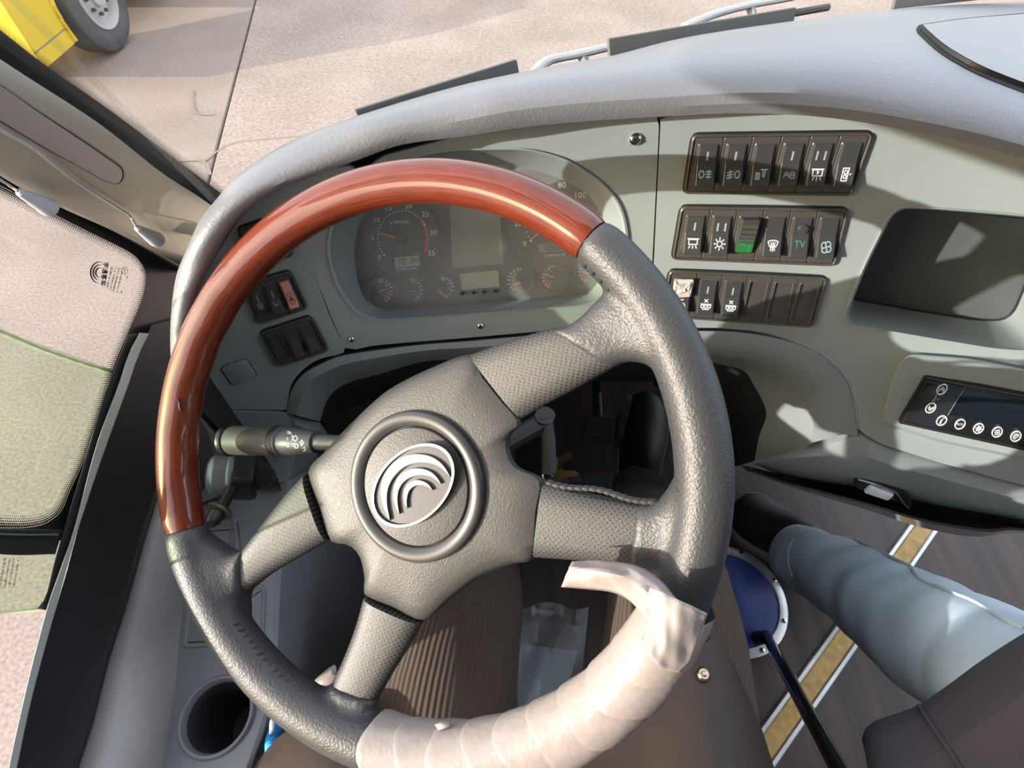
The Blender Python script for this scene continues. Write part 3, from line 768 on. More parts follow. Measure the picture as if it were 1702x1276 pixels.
arch('trough_lip', [
    [(1250, 782), (1300, 799), (1375, 818), (1450, 838), (1540, 864), (1640, 879), (1702, 878), (1880, 912)],
    [(1254, 785), (1300, 802), (1375, 822), (1450, 842), (1540, 868), (1640, 884), (1702, 882), (1880, 915)]], [.012, .012], 44, SWB)
# closed right-hand end of the dash
ends = BROW_END[2:13]+[V((BROW_END[12].x, BROW_END[12].y+.02, .40)), F(1880, 908, -.045), F(1880, 880, .010), F(1885, 830, 0), F(1900, 640, -.002), F(1900, 470, -.002), F(1898, 312, -.002)]
ec = sum(ends, V())/len(ends); mk('dash_end', ends+[ec+V((.015, 0, 0))], [[i, (i+1) % len(ends), len(ends)] for i in range(len(ends))], LOWD, dash, smooth=False)
# square blanking plug, screws
def uvn(P):
    n = fn(P.x); u = V((0, 0, 1)).cross(n); u = u if u.x > 0 else -u; u.normalize(); return u, (n.cross(u) if n.cross(u).z > 0 else -n.cross(u)), n
def fmap(px, py, off=0, rot=0):      # local frame on the dash face; a right, b DOWN, h out
    P = F(px, py, off); u, v, n = uvn(P); c, s_ = math.cos(rot), math.sin(rot)
    u2 = u*c+v*s_; v2 = v*c-u*s_
    mp = lambda a, b, h=0: P+u2*a-v2*b+n*h
    return mp
mp = fmap(397, 618)
sq = rpoly([(-.0135, -.0125), (.0125, -.0135), (.014, .012), (-.012, .0135)], .005)
pg = mk('blanking_plug', *plate(mp, sq, 0, .0018, .001), DASH, dash)
mk('plug_gap', *ringplate(mp, inset(sq, -.0009), sq, 0, .0004, .0002), BLK, pg, smooth=False)
for i, (x_, y_) in enumerate(((1056, 231), (798, 541), (584, 563))):
    mp = fmap(x_, y_, 0); r_ = (.0056, .0042, .0036)[i]; R = []
    for rr, h in ((1, 0), (1, .001), (.85, .0022), (.6, .003), (.35, .0033)): R.append([mp(*q, h) for q in circ(0, 0, r_*rr, 20)])
    v, f, _ = loft(R, True); f.append([len(v)-20+k for k in range(20)]); sc = mk('panel_screw', v, f, CHR, dash)
    mb = MB(); a = .5+i
    strokes(mb, mp, [[(-r_*.5*math.cos(a), -r_*.5*math.sin(a)), (r_*.5*math.cos(a), r_*.5*math.sin(a))], [(r_*.5*math.sin(a), -r_*.5*math.cos(a)), (-r_*.5*math.sin(a), r_*.5*math.cos(a))]], r_*.22, .0037)
    mb.build('screw_slot', BLK, sc, smooth=False)
# front wall; its near-black colour stands for the shade behind the arch
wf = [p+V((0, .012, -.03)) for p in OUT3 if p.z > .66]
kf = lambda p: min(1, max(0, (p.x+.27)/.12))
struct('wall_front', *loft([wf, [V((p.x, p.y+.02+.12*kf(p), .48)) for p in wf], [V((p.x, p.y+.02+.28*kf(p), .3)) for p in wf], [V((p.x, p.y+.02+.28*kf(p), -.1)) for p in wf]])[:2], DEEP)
# windscreen: raked pane from the base of the dash up, frit along its left edge
gb = [p+V((0, .006, -.004)) for p in OUT3 if p.z > .7][4:]
ws = thing('window_2', kind='structure', loc=gb[len(gb)//2])
gt = []
for i, p in enumerate(gb):
    t = min(1, i/(len(gb)*.55)); vec = (-pd_*.0+V((-.30, -.30, .94))).lerp(V((0, -.26, .92)), t); gt.append(p+vec*.75)
p0 = pill(344, 322); ptop = pill(-190, -60)
e_ = (ptop-p0).normalized()
gl0 = p0 - e_*.02; gl1 = p0+e_*.62
gb2 = [gl0]+[q for q in gb if q.x > gl0.x+.02]; gt2 = [gl1]+[t for q, t in zip(gb, gt) if q.x > gl0.x+.02]
mk('windscreen_pane', *loft([gb2, gt2])[:2], WSG, ws)
fr1 = [pill(*p) for p in rs([(-190, -36), (0, 98), (160, 202), (266, 285), (344, 336), (372, 358)], 30)]
fr2 = [pill(*p) for p in rs([(-190, -100), (0, 50), (80, 112), (186, 186), (368, 322), (392, 340)], 30)]
mk('frit_band', *loft([[p-(CAM-p).normalized()*.002 for p in fr1], [p-(CAM-p).normalized()*.002 for p in fr2]])[:2], FRIT, ws, smooth=False)
mb = MB(); lst = rs([(-60, 5), (0, 50), (80, 112), (186, 186), (368, 322), (385, 335)], 190)
for k in range(6):
    for i in range(len(lst)-1):
        a, b = V(lst[i]), V(lst[i+1]); d = (b-a).normalized(); nr = V((d.y, -d.x)); nr = nr if nr.y < 0 else -nr
        c = a.lerp(b, .5 if k % 2 else 0)+nr*(.6+2.1*k); r_ = (1.25, 1.15, 1.0, .85, .7, .5)[k]
        v = [pill(x_, y_)-(CAM-pill(x_, y_)).normalized()*.002 for x_, y_ in circ(c.x, c.y, r_, 6)]; mb.add(v, [[0, 1, 2, 3, 4, 5]])
o = mb.build('frit_dots', FRIT, ws, smooth=False); o['kind'] = 'stuff'
# latch lamp in the trough; the white lens colour stands for its glow
lt = thing('trough_lamp', 'small bright chrome lamp set into the black trough under the dash', 'lamp', loc=F(1460, 815, -.01))
mp = fmap(1462, 812, .004, -.25)
mk('lamp_body', *plate(mp, rpoly([(-.05, -.010), (.03, -.012), (.06, .008), (-.03, .012)], .006), -.02, .004, .002), GLOSS, lt)
mk('lamp_lens', *plate(fmap(1460, 818, .009, -.25), rpoly([(-.019, -.008), (.017, -.009), (.019, .006), (-.017, .008)], .003), -.01, .004, .002), mat('lamp_lens_glow_white', (.9, .9, .95), .2), lt)
mb = MB(); mb.add(*tube([fmap(1462, 812, .004, -.25)(a, b, .007) for a, b in ((-.042, -.008), (-.02, -.011), (.015, -.010), (.040, .004), (.05, .008))], .0016, 6)); mb.build('lamp_clip', CHR, lt)
# ================================================================== INSTRUMENTS
def angs(pl, c, n):
    out = []; m_ = len(pl)
    for q in range(n):
        a = 2*math.pi*q/n; dx, dy = math.cos(a), math.sin(a); best = 1
        for i in range(m_):
            x1, y1 = pl[i][0]-c[0], pl[i][1]-c[1]; x2, y2 = pl[(i+1) % m_][0]-c[0], pl[(i+1) % m_][1]-c[1]
            ex, ey = x2-x1, y2-y1; den = dx*ey-dy*ex
            if abs(den) < 1e-9: continue
            t = (x1*ey-y1*ex)/den; s_ = (x1*dy-y1*dx)/den
            if t > 0 and -1e-6 <= s_ <= 1+1e-6: best = t
        out.append((c[0]+dx*best, c[1]+dy*best))
    return out
ic = thing('instrument_cluster', 'hooded instrument cluster with dials and digital clock behind the steering wheel', 'instruments', loc=F(790, 400, -.03))
lens = rpoly([(589, 420), (594, 380), (612, 340), (655, 300), (720, 279), (800, 273), (876, 279), (930, 296), (975, 320), (1000, 355), (1012, 410), (1003, 455), (979, 488), (900, 494), (800, 502), (632, 514), (606, 498), (595, 470)], 12, 3)
cc = (800, 400)
LN = .026
ho = angs([(cc[0]+(p[0]-cc[0])*.972, cc[1]+(p[1]-cc[1])*.972) for p in clO], cc, 120); hi = angs(lens, cc, 120)
R = []
for t, o in ((0, -.0005), (.08, -.004), (.5, -LN*.55), (.92, -LN*.97), (1, -LN-.002), (.995, -LN-.012)):
    R.append([F(a[0]+(b[0]-a[0])*t, a[1]+(b[1]-a[1])*t, o) for a, b in zip(ho, hi)])
mk('cluster_hood', *loft(R, True)[:2], LOWD, ic)
def fill(pl, off, k=4, c=cc):
    R = [[F(c[0]+(p[0]-c[0])*(1-i/k), c[1]+(p[1]-c[1])*(1-i/k), off) for p in pl] for i in range(k)]
    v, f, _ = loft(R, True); v.append(F(*c, off)); m = len(pl)
    f += [[(k-1)*m+j, (k-1)*m+(j+1) % m, len(v)-1] for j in range(m)]; return v, f
mk('lens', *fill(angs(inset(lens, -2), cc, 80), -LN), LENS, ic)
DO = -LN-.009
mk('dial_plate', *fill(angs(inset(lens, -6), cc, 80), DO), DIAL, ic)
mpd = lambda a, b, h=0: F(a, b, DO+h)
def prt(name, lines, wd, m, h=.0006, parent=ic, texts=(), extra=None):
    mb = MB(); strokes(mb, mpd, lines, wd, h)
    for t in texts: text(mb, mpd, *t[:4], h, *(t[4:5]))
    if extra: extra(mb)
    return mb.build(name, m, parent, smooth=False)
def dial(name, cx, cy, r, ry=None):
    R = [[mpd(*p, .0001) for p in circ(cx, cy, r+1, 40, (ry or r)+1)], [mpd(*p, .0024) for p in circ(cx, cy, r, 40, ry)], [mpd(*p, .0024) for p in circ(cx, cy, r-1.6, 40, (ry or r)-1.6)], [mpd(*p, .0003) for p in circ(cx, cy, r-3, 40, (ry or r)-3)], [mpd(*p, .0003) for p in circ(cx, cy, .5, 40)]]
    return mk(name, *loft(R, True)[:2], DIAL2, ic)
def needle(p, a, b, m=ORNG, wd=2.6):
    d = (V(b)-V(a)).normalized(); s_ = V((-d.y, d.x))*wd/2; a, b = V(a), V(b)
    pl = [a+s_, a-s_, b-s_*.5, b+s_*.5]
    vs = [mpd(q.x, q.y, h) for h in (.0034, .0042) for q in pl]
    mk('needle', vs, [[3, 2, 1, 0], [4, 5, 6, 7], [0, 1, 5, 4], [1, 2, 6, 5], [2, 3, 7, 6], [3, 0, 4, 7]], m, p, smooth=False)
def hub(p, c, r):
    R = [[mpd(*q, h) for q in circ(*c, r*s_, 20)] for s_, h in ((1, .0004), (.97, .003), (.75, .0046), (.05, .005))]
    mk('needle_cap', *loft(R, True, True)[:2], BLK, p)
def dots(mb, cx, cy, r, ry, a0, a1, n, big=()):
    for i in range(n):
        a = math.radians(a0+(a1-a0)*i/(n-1)); x_, y_ = cx+r*math.cos(a), cy-ry*math.sin(a)
        rr = 1.7 if i in big else 1.1
        mb.add([mpd(*q, .0008) for q in circ(x_, y_, rr, 8)], [list(range(8))])
# rev counter
d1 = dial('rev_counter', 668, 398, 64, 66)
prt('dial_numbers', [], 1, WHT, .0008, d1, [('0', 631, 428, 12, .06), ('5', 619, 396, 11, .06), ('10', 626, 366, 11, .06), ('15', 645, 346, 13, .06), ('20', 679, 342, 13, .06), ('25', 707, 356, 13, .06), ('30', 720, 387, 13, .06), ('35', 717, 421, 13, .06), ('x100r/min', 664, 369, 7.5, .08)], lambda mb: (dots(mb, 669, 394, 41, 44, 222, 28, 26, (0, 25))))
prt('red_zone', [[(702, 366), (707, 378), (710, 392), (710, 406), (707, 418)]], 4.5, REDP, .0007, d1)
needle(d1, (657, 394), (630, 387)); hub(d1, (667, 397), 9)
def lcdp(name, pl, m): return mk(name, *plate(mpd, rpoly(pl, 1.5, 2), 0, .0022, .0004), m, ic)
lcd = lcdp('clock_display', [(655, 428), (697, 424), (698, 441), (657, 445)], LCD)
def seg(mb, ch, x, y, wd, ht, sk, h):
    on = {'0': 'abcdef', '1': 'bc', '2': 'abged', '3': 'abgcd', '4': 'fgbc', '5': 'afgcd', '6': 'afgedc', ' ': ''}[ch]
    P = {'a': ((0, 0), (1, 0)), 'b': ((1, 0), (1, .5)), 'c': ((1, .5), (1, 1)), 'd': ((0, 1), (1, 1)), 'e': ((0, .5), (0, 1)), 'f': ((0, 0), (0, .5)), 'g': ((0, .5), (1, .5))}
    for q in on:
        (a, b), (c, d) = P[q]; strokes(mb, mpd, [[(x+a*wd, y+b*ht+sk*a*wd), (x+c*wd, y+d*ht+sk*c*wd)]], 1.25, h)
mb = MB()
for ch, x_, y_ in (('1', 659, 430.5), ('0', 669, 430), ('3', 682, 428.5), ('4', 690, 428)): seg(mb, ch, x_, y_, 5, 9.5, -.08, .0026)
mb.build('clock_digits', LCDK, lcd, smooth=False)
prt('maker_text', [], 1, WHT, .0006, d1, [('⊕ 制00230102号', 676, 447, 4.6, .08)])
# speedometer
d2 = dial('speedometer', 917, 372, 80, 82)
prt('dial_numbers', [], 1, WHT, .0008, d2, [('0', 872, 405, 12, .06), ('20', 861, 372, 12, .06), ('40', 868, 338, 12, .06), ('60', 896, 316, 12, .06), ('80', 934, 308, 14, .06), ('100', 964, 325, 14, .06), ('120', 972, 352, 12, .06)], lambda mb: dots(mb, 920, 374, 46, 46, 215, -20, 24, (0,)))
needle(d2, (900, 384), (880, 400)); hub(d2, (917, 374), 9)
lcd = lcdp('odometer_display', [(894, 405), (945, 400), (946, 416), (897, 420)], LCD2)
mb = MB()
for k, ch in enumerate('165020'): seg(mb, ch, 901+k*7.4, 407-k*.6, 5, 9.5, -.08, .0026)
mb.build('odometer_digits', LCDK, lcd, smooth=False)
prt('maker_text', [], 1, WHT, .0006, d2, [('⊕ 制00230102号', 922, 424, 4.8, .08)])
# centre screen and the strip display
lcdp('message_screen', [(747, 340), (830, 332), (836, 438), (752, 446)], LCD2)
lcdp('strip_display', [(764, 455), (828, 449), (830, 476), (768, 482)], LCD)
mb = MB(); strokes(mb, mpd, [[(826, 300), (836, 440)]], 1, .0012); mb.build('panel_seam', GRYP, ic, smooth=False)
# small gauges
def small(name, c, tk, ndl, red=None, grn=None, icon=None, m=ORNG, hb=None, lab=()):
    d = dial(name, *c, 25, 24); L = []
    for a in tk:
        a = math.radians(a); L.append([(c[0]+16*math.cos(a), c[1]-15*math.sin(a)), (c[0]+20.5*math.cos(a), c[1]-19*math.sin(a))])
    prt('gauge_ticks', L, 1.2, WHT, .0008, d, [(t, c[0]+12.5*math.cos(math.radians(a)), c[1]-12*math.sin(math.radians(a)), 4.5, .06) for t, a in lab])
    for band, mm, nm in ((red, REDP, 'red_band'), (grn, GRNP, 'green_band')):
        if band:
            st = [(c[0]+17.5*math.cos(math.radians(a)), c[1]-16.5*math.sin(math.radians(a))) for a in [band[0]+(band[1]-band[0])*q/6 for q in range(7)]]
            prt(nm, [st], 4, mm, .0006, d)
    if icon: prt('gauge_symbol', icon, .9, WHT, .0008, d)
    if hb: hub(d, hb, 6)
    needle(d, *ndl, m, 2.4); return d
T1 = (62, 42, 22, 2, -20, -42, -60)
bt = lambda x, y: [[(x-3, y-2), (x+3, y-2.5), (x+3, y+2), (x-3, y+2.5), (x-3, y-2)]]
small('battery_gauge', (633, 484), T1, ((631, 484), (646, 479)), red=(-38, -60), icon=bt(633, 467), hb=(622, 486), lab=(('16', 50), ('24', -15), ('32', -50)))
small('oil_pressure_gauge', (682, 482), T1, ((681, 483), (695, 484)), icon=[[(682, 463), (686, 466), (689, 464)], [(686, 466), (684, 470)]], hb=(669, 484))
small('temperature_gauge', (734, 477), T1, ((729, 484), (743, 495)), red=(62, 45), grn=(40, 5), icon=[[(734, 457), (738, 462), (736, 467)], [(731, 462), (740, 464)]], m=YELN, hb=(721, 480), lab=(('90', 25), ('60', -12)))
T2 = (118, 138, 158, 178, 200, 222, 240)
small('fuel_gauge', (863, 466), T2, ((864, 469), (852, 474)), red=(218, 240), icon=[[(860, 444), (865, 443.5), (865, 449), (860, 449.5), (860, 444)]], lab=(('1/1', 120), ('3/4', 150), ('1/2', 180), ('1/4', 215)))
small('front_air_gauge', (921, 462), T2, ((921, 460), (907, 458)), red=(172, 240), grn=(150, 168), icon=[circ(917, 441, 3, 10)+[(920, 441)], [(912.5, 444), (912, 438)], [(921.5, 443), (921.5, 438)]], lab=(('10', 125), ('8', 150), ('4', 200), ('0', 235)))
small('rear_air_gauge', (981, 452), T2, ((980, 455), (965, 450)), red=(172, 240), grn=(150, 168), lab=(('8', 150), ('4', 200)))
for i, p in enumerate(((768, 488), (787, 486.5), (804.5, 485.5), (823, 484))):
    R = [[mpd(*q, h) for q in circ(*p, r_, 14)] for r_, h in ((2.8, .0003), (2.6, .011), (2.0, .0125), (.3, .013))]
    mk('reset_pin', *loft(R, True, True)[:2], BLK, ic)
# ================================================================== SWITCH BANKS
def icon(k):
    c12 = lambda x, y, r, n=12: circ(x, y, r, n)+[circ(x, y, r, n)[0]]
    if k == 'fogr': return [[(-.9, -.5), (-.5, -.5), (-.2, 0), (-.5, .5), (-.9, .5), (-1.1, 0), (-.9, -.5)], [(.1, -.4), (1, -.4)], [(.1, 0), (1, 0)], [(.1, .4), (1, .4)], [(.55, -.6), (.55, .6)]]
    if k == 'fogf': return [[(.9, -.5), (.5, -.5), (.2, 0), (.5, .5), (.9, .5), (1.1, 0), (.9, -.5)], [(-.1, -.4), (-1, -.2)], [(-.1, 0), (-1, .2)], [(-.1, .4), (-1, .6)], [(-.55, -.6), (-.55, .6)]]
    if k == 'heat': return [[(-.9, .7), (-.9, -.2), (-.3, -.2), (-.3, .7), (-.9, .7)], [(-.6, -.2), (-.6, .7)], [(-.1, -.7), (1, -.7)], [(.3, -.7), (.3, .3)], [(.7, -.7), (.5, .4)]]
    if k == 'wash': return [[(-.9, .5), (-.6, -.3), (-.2, -.2), (0, .4)], [(.2, .5), (.2, -.3), (.9, -.3), (.9, .5), (.2, .5)], [(.2, .1), (.9, .1)], [(-.7, .1), (-.1, .1)]]
    if k == 'lampr': return [[(-.8, -.7), (.8, -.7), (.8, .2), (-.8, .2), (-.8, -.7)], [(-1, -.75), (1, -.75)], [(-.5, .4), (-.7, .8)], [(0, .4), (0, .9)], [(.5, .4), (.7, .8)], [(-.1, -.5), (.2, -.3), (-.1, -.1)]]
    if k == 'lamp': return [[(-.75, -.6), (.75, -.6), (.75, .2), (-.75, .2), (-.75, -.6)], [(-1, -.7), (1, -.7)], [(-.5, .45), (-.7, .8)], [(0, .45), (0, .85)], [(.5, .45), (.7, .8)]]
    if k == 'door': return [[(-.5, -.9), (.5, -.9), (.3, .9), (-.6, .9), (-.5, -.9)], c12(0, -.35, .28, 8), c12(-.05, .3, .25, 8), [(.7, 0), (.95, -.1)]]
    if k == 'sun': return [c12(0, 0, .45)]+[[(.68*math.cos(a), .68*math.sin(a)), (1.0*math.cos(a), 1.0*math.sin(a))] for a in [k_*math.pi/4 for k_ in range(8)]]
    if k == 'defrost': return [[(-.9, -.6), (-.4, -.8), (.4, -.8), (.9, -.6), (.55, .15), (0, .25), (-.55, .15), (-.9, -.6)], [(-.35, -.5), (-.25, 0), (-.35, .8)], [(0, -.5), (0, .9)], [(.35, -.5), (.25, 0), (.35, .8)]]
    if k == 'fan': return [[(0, 0)]+[(.45*math.cos(a)+.5*math.cos(a+d), .45*math.sin(a)+.5*math.sin(a+d)) for d in (-1.6, -.9, -.2, .5, 1.2)]+[(0, 0)] for a in [k_*math.pi/2+.6 for k_ in range(4)]]
    if k == 'tap': return [[(-1, .1), (-.2, 0), (0, -.7), (-.4, -.7), (.4, -.7)], [(0, -.2), (.6, 0), (.8, .5)], [(.7, .8), (.7, .9)]]
    if k == 'xl': return [[(-.3, -1.0), (.3, -.5)], [(.3, -1.0), (-.3, -.5)], [(-1, -.15), (1, -.15)], c12(-.65, .25, .28, 8), c12(0, .25, .28, 8), c12(.65, .25, .28, 8), [(-.6, .75), (.6, .75)]]
    if k == 'tri': return [c12(0, 0, 1, 20), [(0, -.6), (.55, .4), (-.55, .4), (0, -.6)], [(0, -.25), (.25, .2), (-.25, .2), (0, -.25)]]
    if k == 'ring': return [c12(0, 0, .7, 14), [(-.3, -.3), (.3, .3)], c12(0, 0, .35, 8)]
    if k == 'hook': return [[(-.6, -.4), (-.5, .4), (.5, .3), (.6, -.2)]]
    return []
def bank(label, corners, cells, off=0, cw=.0255, ch=.053, name='switch_bank', rad=.006, hide=()):
    c3 = [F(*p, off) for p in corners]; n = len(cells); Wd, Ht = cw*n+.006, ch
    mp = quadmap(c3, Wd, Ht)
    t = thing(name, label, 'switch bank', loc=sum(c3, V())/4, group='banks of rocker switches on the dash')
    o = rpoly([(0, 0), (Wd, 0), (Wd, Ht), (0, Ht)], rad, 4)
    mk('bezel', *ringplate(mp, o, inset(o, .0024), -.001, .0042, .0008), SWB, t)
    mk('bezel_shadow_gap', *ringplate(mp, inset(o, -.0012), o, -.0005, .0007, .0003), BLK, t, smooth=False)
    mk('bank_bed', *plate(mp, inset(o, .0020), -.002, .0008, .0003), BLK, t)
    for i, c in enumerate(cells):
        a0, a1 = .003+cw*i+.0003, .003+cw*(i+1)-.0003; b0, b1 = .0026, Ht-.0026
        pl = rpoly([(a0, b0), (a1, b0), (a1, b1), (a0, b1)], .0012 if 0 < i < n-1 else .0015, 2)
        w0, w1, q0, q1 = a0+.0036, a1-.0036, b0+.0052, b1-.0085
        if c is None: w0, w1, q0, q1 = a0+.003, a1-.003, b0+.004, b1-.004
        well = rpoly([(w0, q0), (w1, q0), (w1, q1), (w0, q1)], .0012, 2)
        R = [[mp(*p, .0005) for p in pl], [mp(*p, .0030) for p in pl], [mp(*p, .0034) for p in inset(pl, .0005)]]
        R += [[mp(*p, .0034) for p in inset(well, -.0008)], [mp(*p, .0040) for p in inset(well, -.0002)], [mp(*p, .0040) for p in inset(well, .0004)], [mp(*p, .0022) for p in inset(well, .0007)]]
        v, f, _ = loft(R, True); m_ = len(pl); f.append([len(v)-m_+k for k in range(m_)])
        cell = mk('switch_cell', v, f, SWB, t, smooth=False)
        if c is None: continue
        kind, bars, ic_, mm, im = (list(c)+[None]*5)[:5]
        mm = mm or SWK; im = im or TEALP
        x0, x1, yA, yB = w0+.0004, w1-.0004, q0+.0004, q1+.0008
        ym = yA+(yB-yA)*.45
        hi_, lo_ = (.0120, .0050) if kind != 'up' else (.0048, .0105)
        pr = [(yA, lo_), (ym, .0062), (yB-.0012, hi_), (yB, hi_-.0012)]
        def hh(a, b):
            for (ya, ha), (yb_, hb_) in zip(pr, pr[1:]):
                if b <= yb_: return ha+(hb_-ha)*max(0, (b-ya))/(yb_-ya)
            return pr[-1][1]
        if kind == 'slide': pr = [(yA, .0115), (ym, .0095), (yB-.001, .0055), (yB, .005)]
        if kind == 'flat': pr = [(yA, .0048), (ym, .0048), (yB-.001, .0048), (yB, .0046)]
        R = []
        for yy in (yA, yA+.0012, yA+(ym-yA)*.5, ym, ym+(yB-ym)*.5, yB-.0012, yB):
            h = hh(0, yy); k = .0009
            R.append([mp(x0, yy, .002), mp(x0, yy, h-k), mp(x0+k*.3, yy, h-k*.3), mp(x0+k, yy, h), mp(x1-k, yy, h), mp(x1-k*.3, yy, h-k*.3), mp(x1, yy, h-k), mp(x1, yy, .002)])
        v, f, _ = loft(R, False); e = len(v)-8; f += [[0, 1, 2, 3, 4, 5, 6, 7], [e+k for k in range(7, -1, -1)]]
        rk = mk('rocker', v, f, mm, cell, smooth=False, bev=.0005)
        rk.parent = t; rk.location = rk.location+V(cell.location)
        xm = (x0+x1)/2; up = lambda a, b: hh(a, b)+.00015
        if bars:
            mb = MB(); ln = .0068
            for q in ([0] if bars == 1 else [-.0036, .0036]): strokes(mb, mp, [[(xm+q, yA+.006), (xm+q, yA+.0125)]], .0017, up)
            mb.build('indicator_bar', GRYP if im is not REDP else SALM, rk, smooth=False)
        if ic_ == 'TV':
            mb = MB(); text(mb, mp, 'TV', xm, yB-.012, .0085, up); mb.build('symbol', TVG, rk, smooth=False)
            R = [[mp(*q, h) for q in circ(xm+.001, yA+.009, r_, 18, r_*.8)] for r_, h in ((.0052, .006), (.0046, .0078), (.002, .0082), (.0003, .0083))]
            mk('push_dimple', *loft(R, True, True)[:2], SWK, rk)
        elif ic_ == 'ribs':
            for q in range(4):
                yy = yA+.006+q*.0052; R = [[mp(x0+.0016, yy+.0016*math.cos(a), hh(0, yy)+.0016*math.sin(a)) for a in [k*math.pi/5 for k in range(6)]], [mp(x1-.0016, yy+.0016*math.cos(a), hh(0, yy)+.0016*math.sin(a)) for a in [k*math.pi/5 for k in range(6)]]]
                mk('grip_rib', *loft(R)[:2], SWB, rk)
            pl = rpoly([(x0+.0008, yB-.0155), (x1-.0008, yB-.0155), (x1-.0008, yB-.0015), (x0+.0008, yB-.0015)], .001, 2)
            mk('green_window', [mp(*p, hh(*p)+.0004) for p in pl], [list(range(len(pl)))], GREEN, rk, smooth=False)
            mb = MB()
            for q in range(4): mb.add([mp(*p, hh(*p)+.0003) for p in circ(x0+.003+q*.0036, yB-.0175, .0007, 6)], [list(range(6))])
            mb.build('indicator_bar', WHT, rk, smooth=False)
            mb = MB(); strokes(mb, mp, [[(x0+.003, yB-.011), (xm-.001, yB-.0105), (xm-.001, yB-.009)], [(xm+.003, yB-.004), (xm+.005, yB-.010)]], .0009, lambda a, b: hh(a, b)+.0006); mb.build('symbol', TVG, rk, smooth=False)
        elif ic_:
            mb = MB(); sc = .0054; yc = yB-.0105
            ln = [[(xm+a*sc, yc+b*sc) for a, b in l] for l in icon(ic_)]
            strokes(mb, mp, ln, .0009 if ic_ not in ('tri',) else .0008, up); mb.build('symbol', im, rk, smooth=False)
    return t, mp
bank('top row of six black rockers at the right of the wheel, under the brow', [(1150, 222), (1450, 218), (1413, 323), (1135, 320)], [('n', 1, 'fogr'), ('n', 1, 'fogf'), ('n', 0, 'heat'), ('n', 1, 'wash', None, GRYP), ('n', 2, 'lampr', None, WHT), ('n', 0, 'door', None, WHT)])
bank('middle row of six switches with a ribbed green slider and a TV switch', [(1131, 341), (1409, 345), (1386, 440), (1116, 429)], [('n', 1, 'lamp', None, WHT), ('n', 2, 'sun', None, WHT), ('slide', 0, 'ribs'), ('n', 0, 'defrost', None, WHT), ('n', 0, 'TV'), ('n', 0, 'fan')])
t3, mp3 = bank('bottom row with three rockers and three blank plates beside the tray', [(1112, 447), (1374, 459), (1350, 542), (1099, 524)], [('n', 0, 'tap', None, WHT), ('n', 1, 'xl', None, WHT), ('n', 1, 'xl', None, WHT), None, None, None])
# crumpled film still stuck on the first switch
pl = rpoly([(.0045, .006), (.0245, .005), (.0245, .024), (.006, .027)], .002, 3); R = []
for k in range(5):
    t = 1-k/5; R.append([mp3(.015+(p[0]-.015)*t+random.uniform(-.0006, .0006), .015+(p[1]-.015)*t, .008+random.uniform(0, .003)*(1 if k else .4)) for p in pl])
ff = mk('film_scrap', *loft(R, True, True)[:2], mat('crumpled_film', (.5, .44, .40), .16, spec=.8), smooth=False)
tag(ff, 'crumpled clear film stuck on the first rocker of the bottom switch row', 'plastic film')
bank('bank of three rockers with a salmon hazard switch, left of the instruments', [(401, 471), (481, 448), (510, 511), (428, 537)], [('flat', 1, 'ring', None, GRYP), ('n', 1, 'hook', None, GRYP), ('n', 0, 'tri', SALM, SWB)], cw=.0225, ch=.047)
bank('lowest left bank with one blank plate and two plain rockers', [(432, 550), (515, 523), (545, 581), (462, 608)], [None, ('n', 0, 'hook', None, SWB), ('n', 0, 'hook', None, SWB)], cw=.0225, ch=.047)
bank('switch bank mostly hidden behind the wooden rim at upper left', [(394, 378), (462, 355), (488, 422), (414, 450)], [None, None, None], cw=.0225, ch=.047)
# ================================================================== CLIMATE CONTROL UNIT
ac = thing('climate_control', 'black climate control unit with dark screen and round white-ringed buttons', 'control panel', loc=F(1640, 690, .012))
AW, AH = .24, .066
mpa = quadmap([F(1535, 620, .010), F(1800, 669, .010), F(1768, 757, .010), F(1491, 697, .010)], AW, AH)
o = rpoly([(0, 0), (AW, 0), (AW, AH), (0, AH)], .003, 3)
mk('unit_face', *plate(mpa, o, -.004, .008, .002), GLOSS, ac)
mk('raised_border', *ringplate(mpa, inset(o, .003), inset(o, .0048), .0075, .0092, .0004), BLK, ac)
def inva(px, py):
    lo = [0, 0, AW, AH]; a, b = AW/2, AH/2
    for _ in range(30):
        p = px_of(mpa(a, b, .008)); e = 1e-4; pa = px_of(mpa(a+e, b, .008)); pb = px_of(mpa(a, b+e, .008))
        j = [(pa[0]-p[0])/e, (pb[0]-p[0])/e, (pa[1]-p[1])/e, (pb[1]-p[1])/e]; dx, dy = px-p[0], py-p[1]; det = j[0]*j[3]-j[1]*j[2]
        a += (dx*j[3]-dy*j[1])/det; b += (j[0]*dy-j[2]*dx)/det
    return a, b
s0, s1, s2, s3 = inva(1604, 642), inva(1745, 668), inva(1730, 722), inva(1575, 689)
mk('screen', *plate(mpa, [s0, s1, s2, s3], .007, .0084, .0003), mat('dark_screen', (.008, .012, .018), .08), ac)
mb = MB(); strokes(mb, mpa, [[s0, s3]], .0009, .0088); mb.build('screen_highlight', GRYP, ac, smooth=False)  # grey line painted as the highlight down the screen's left edge
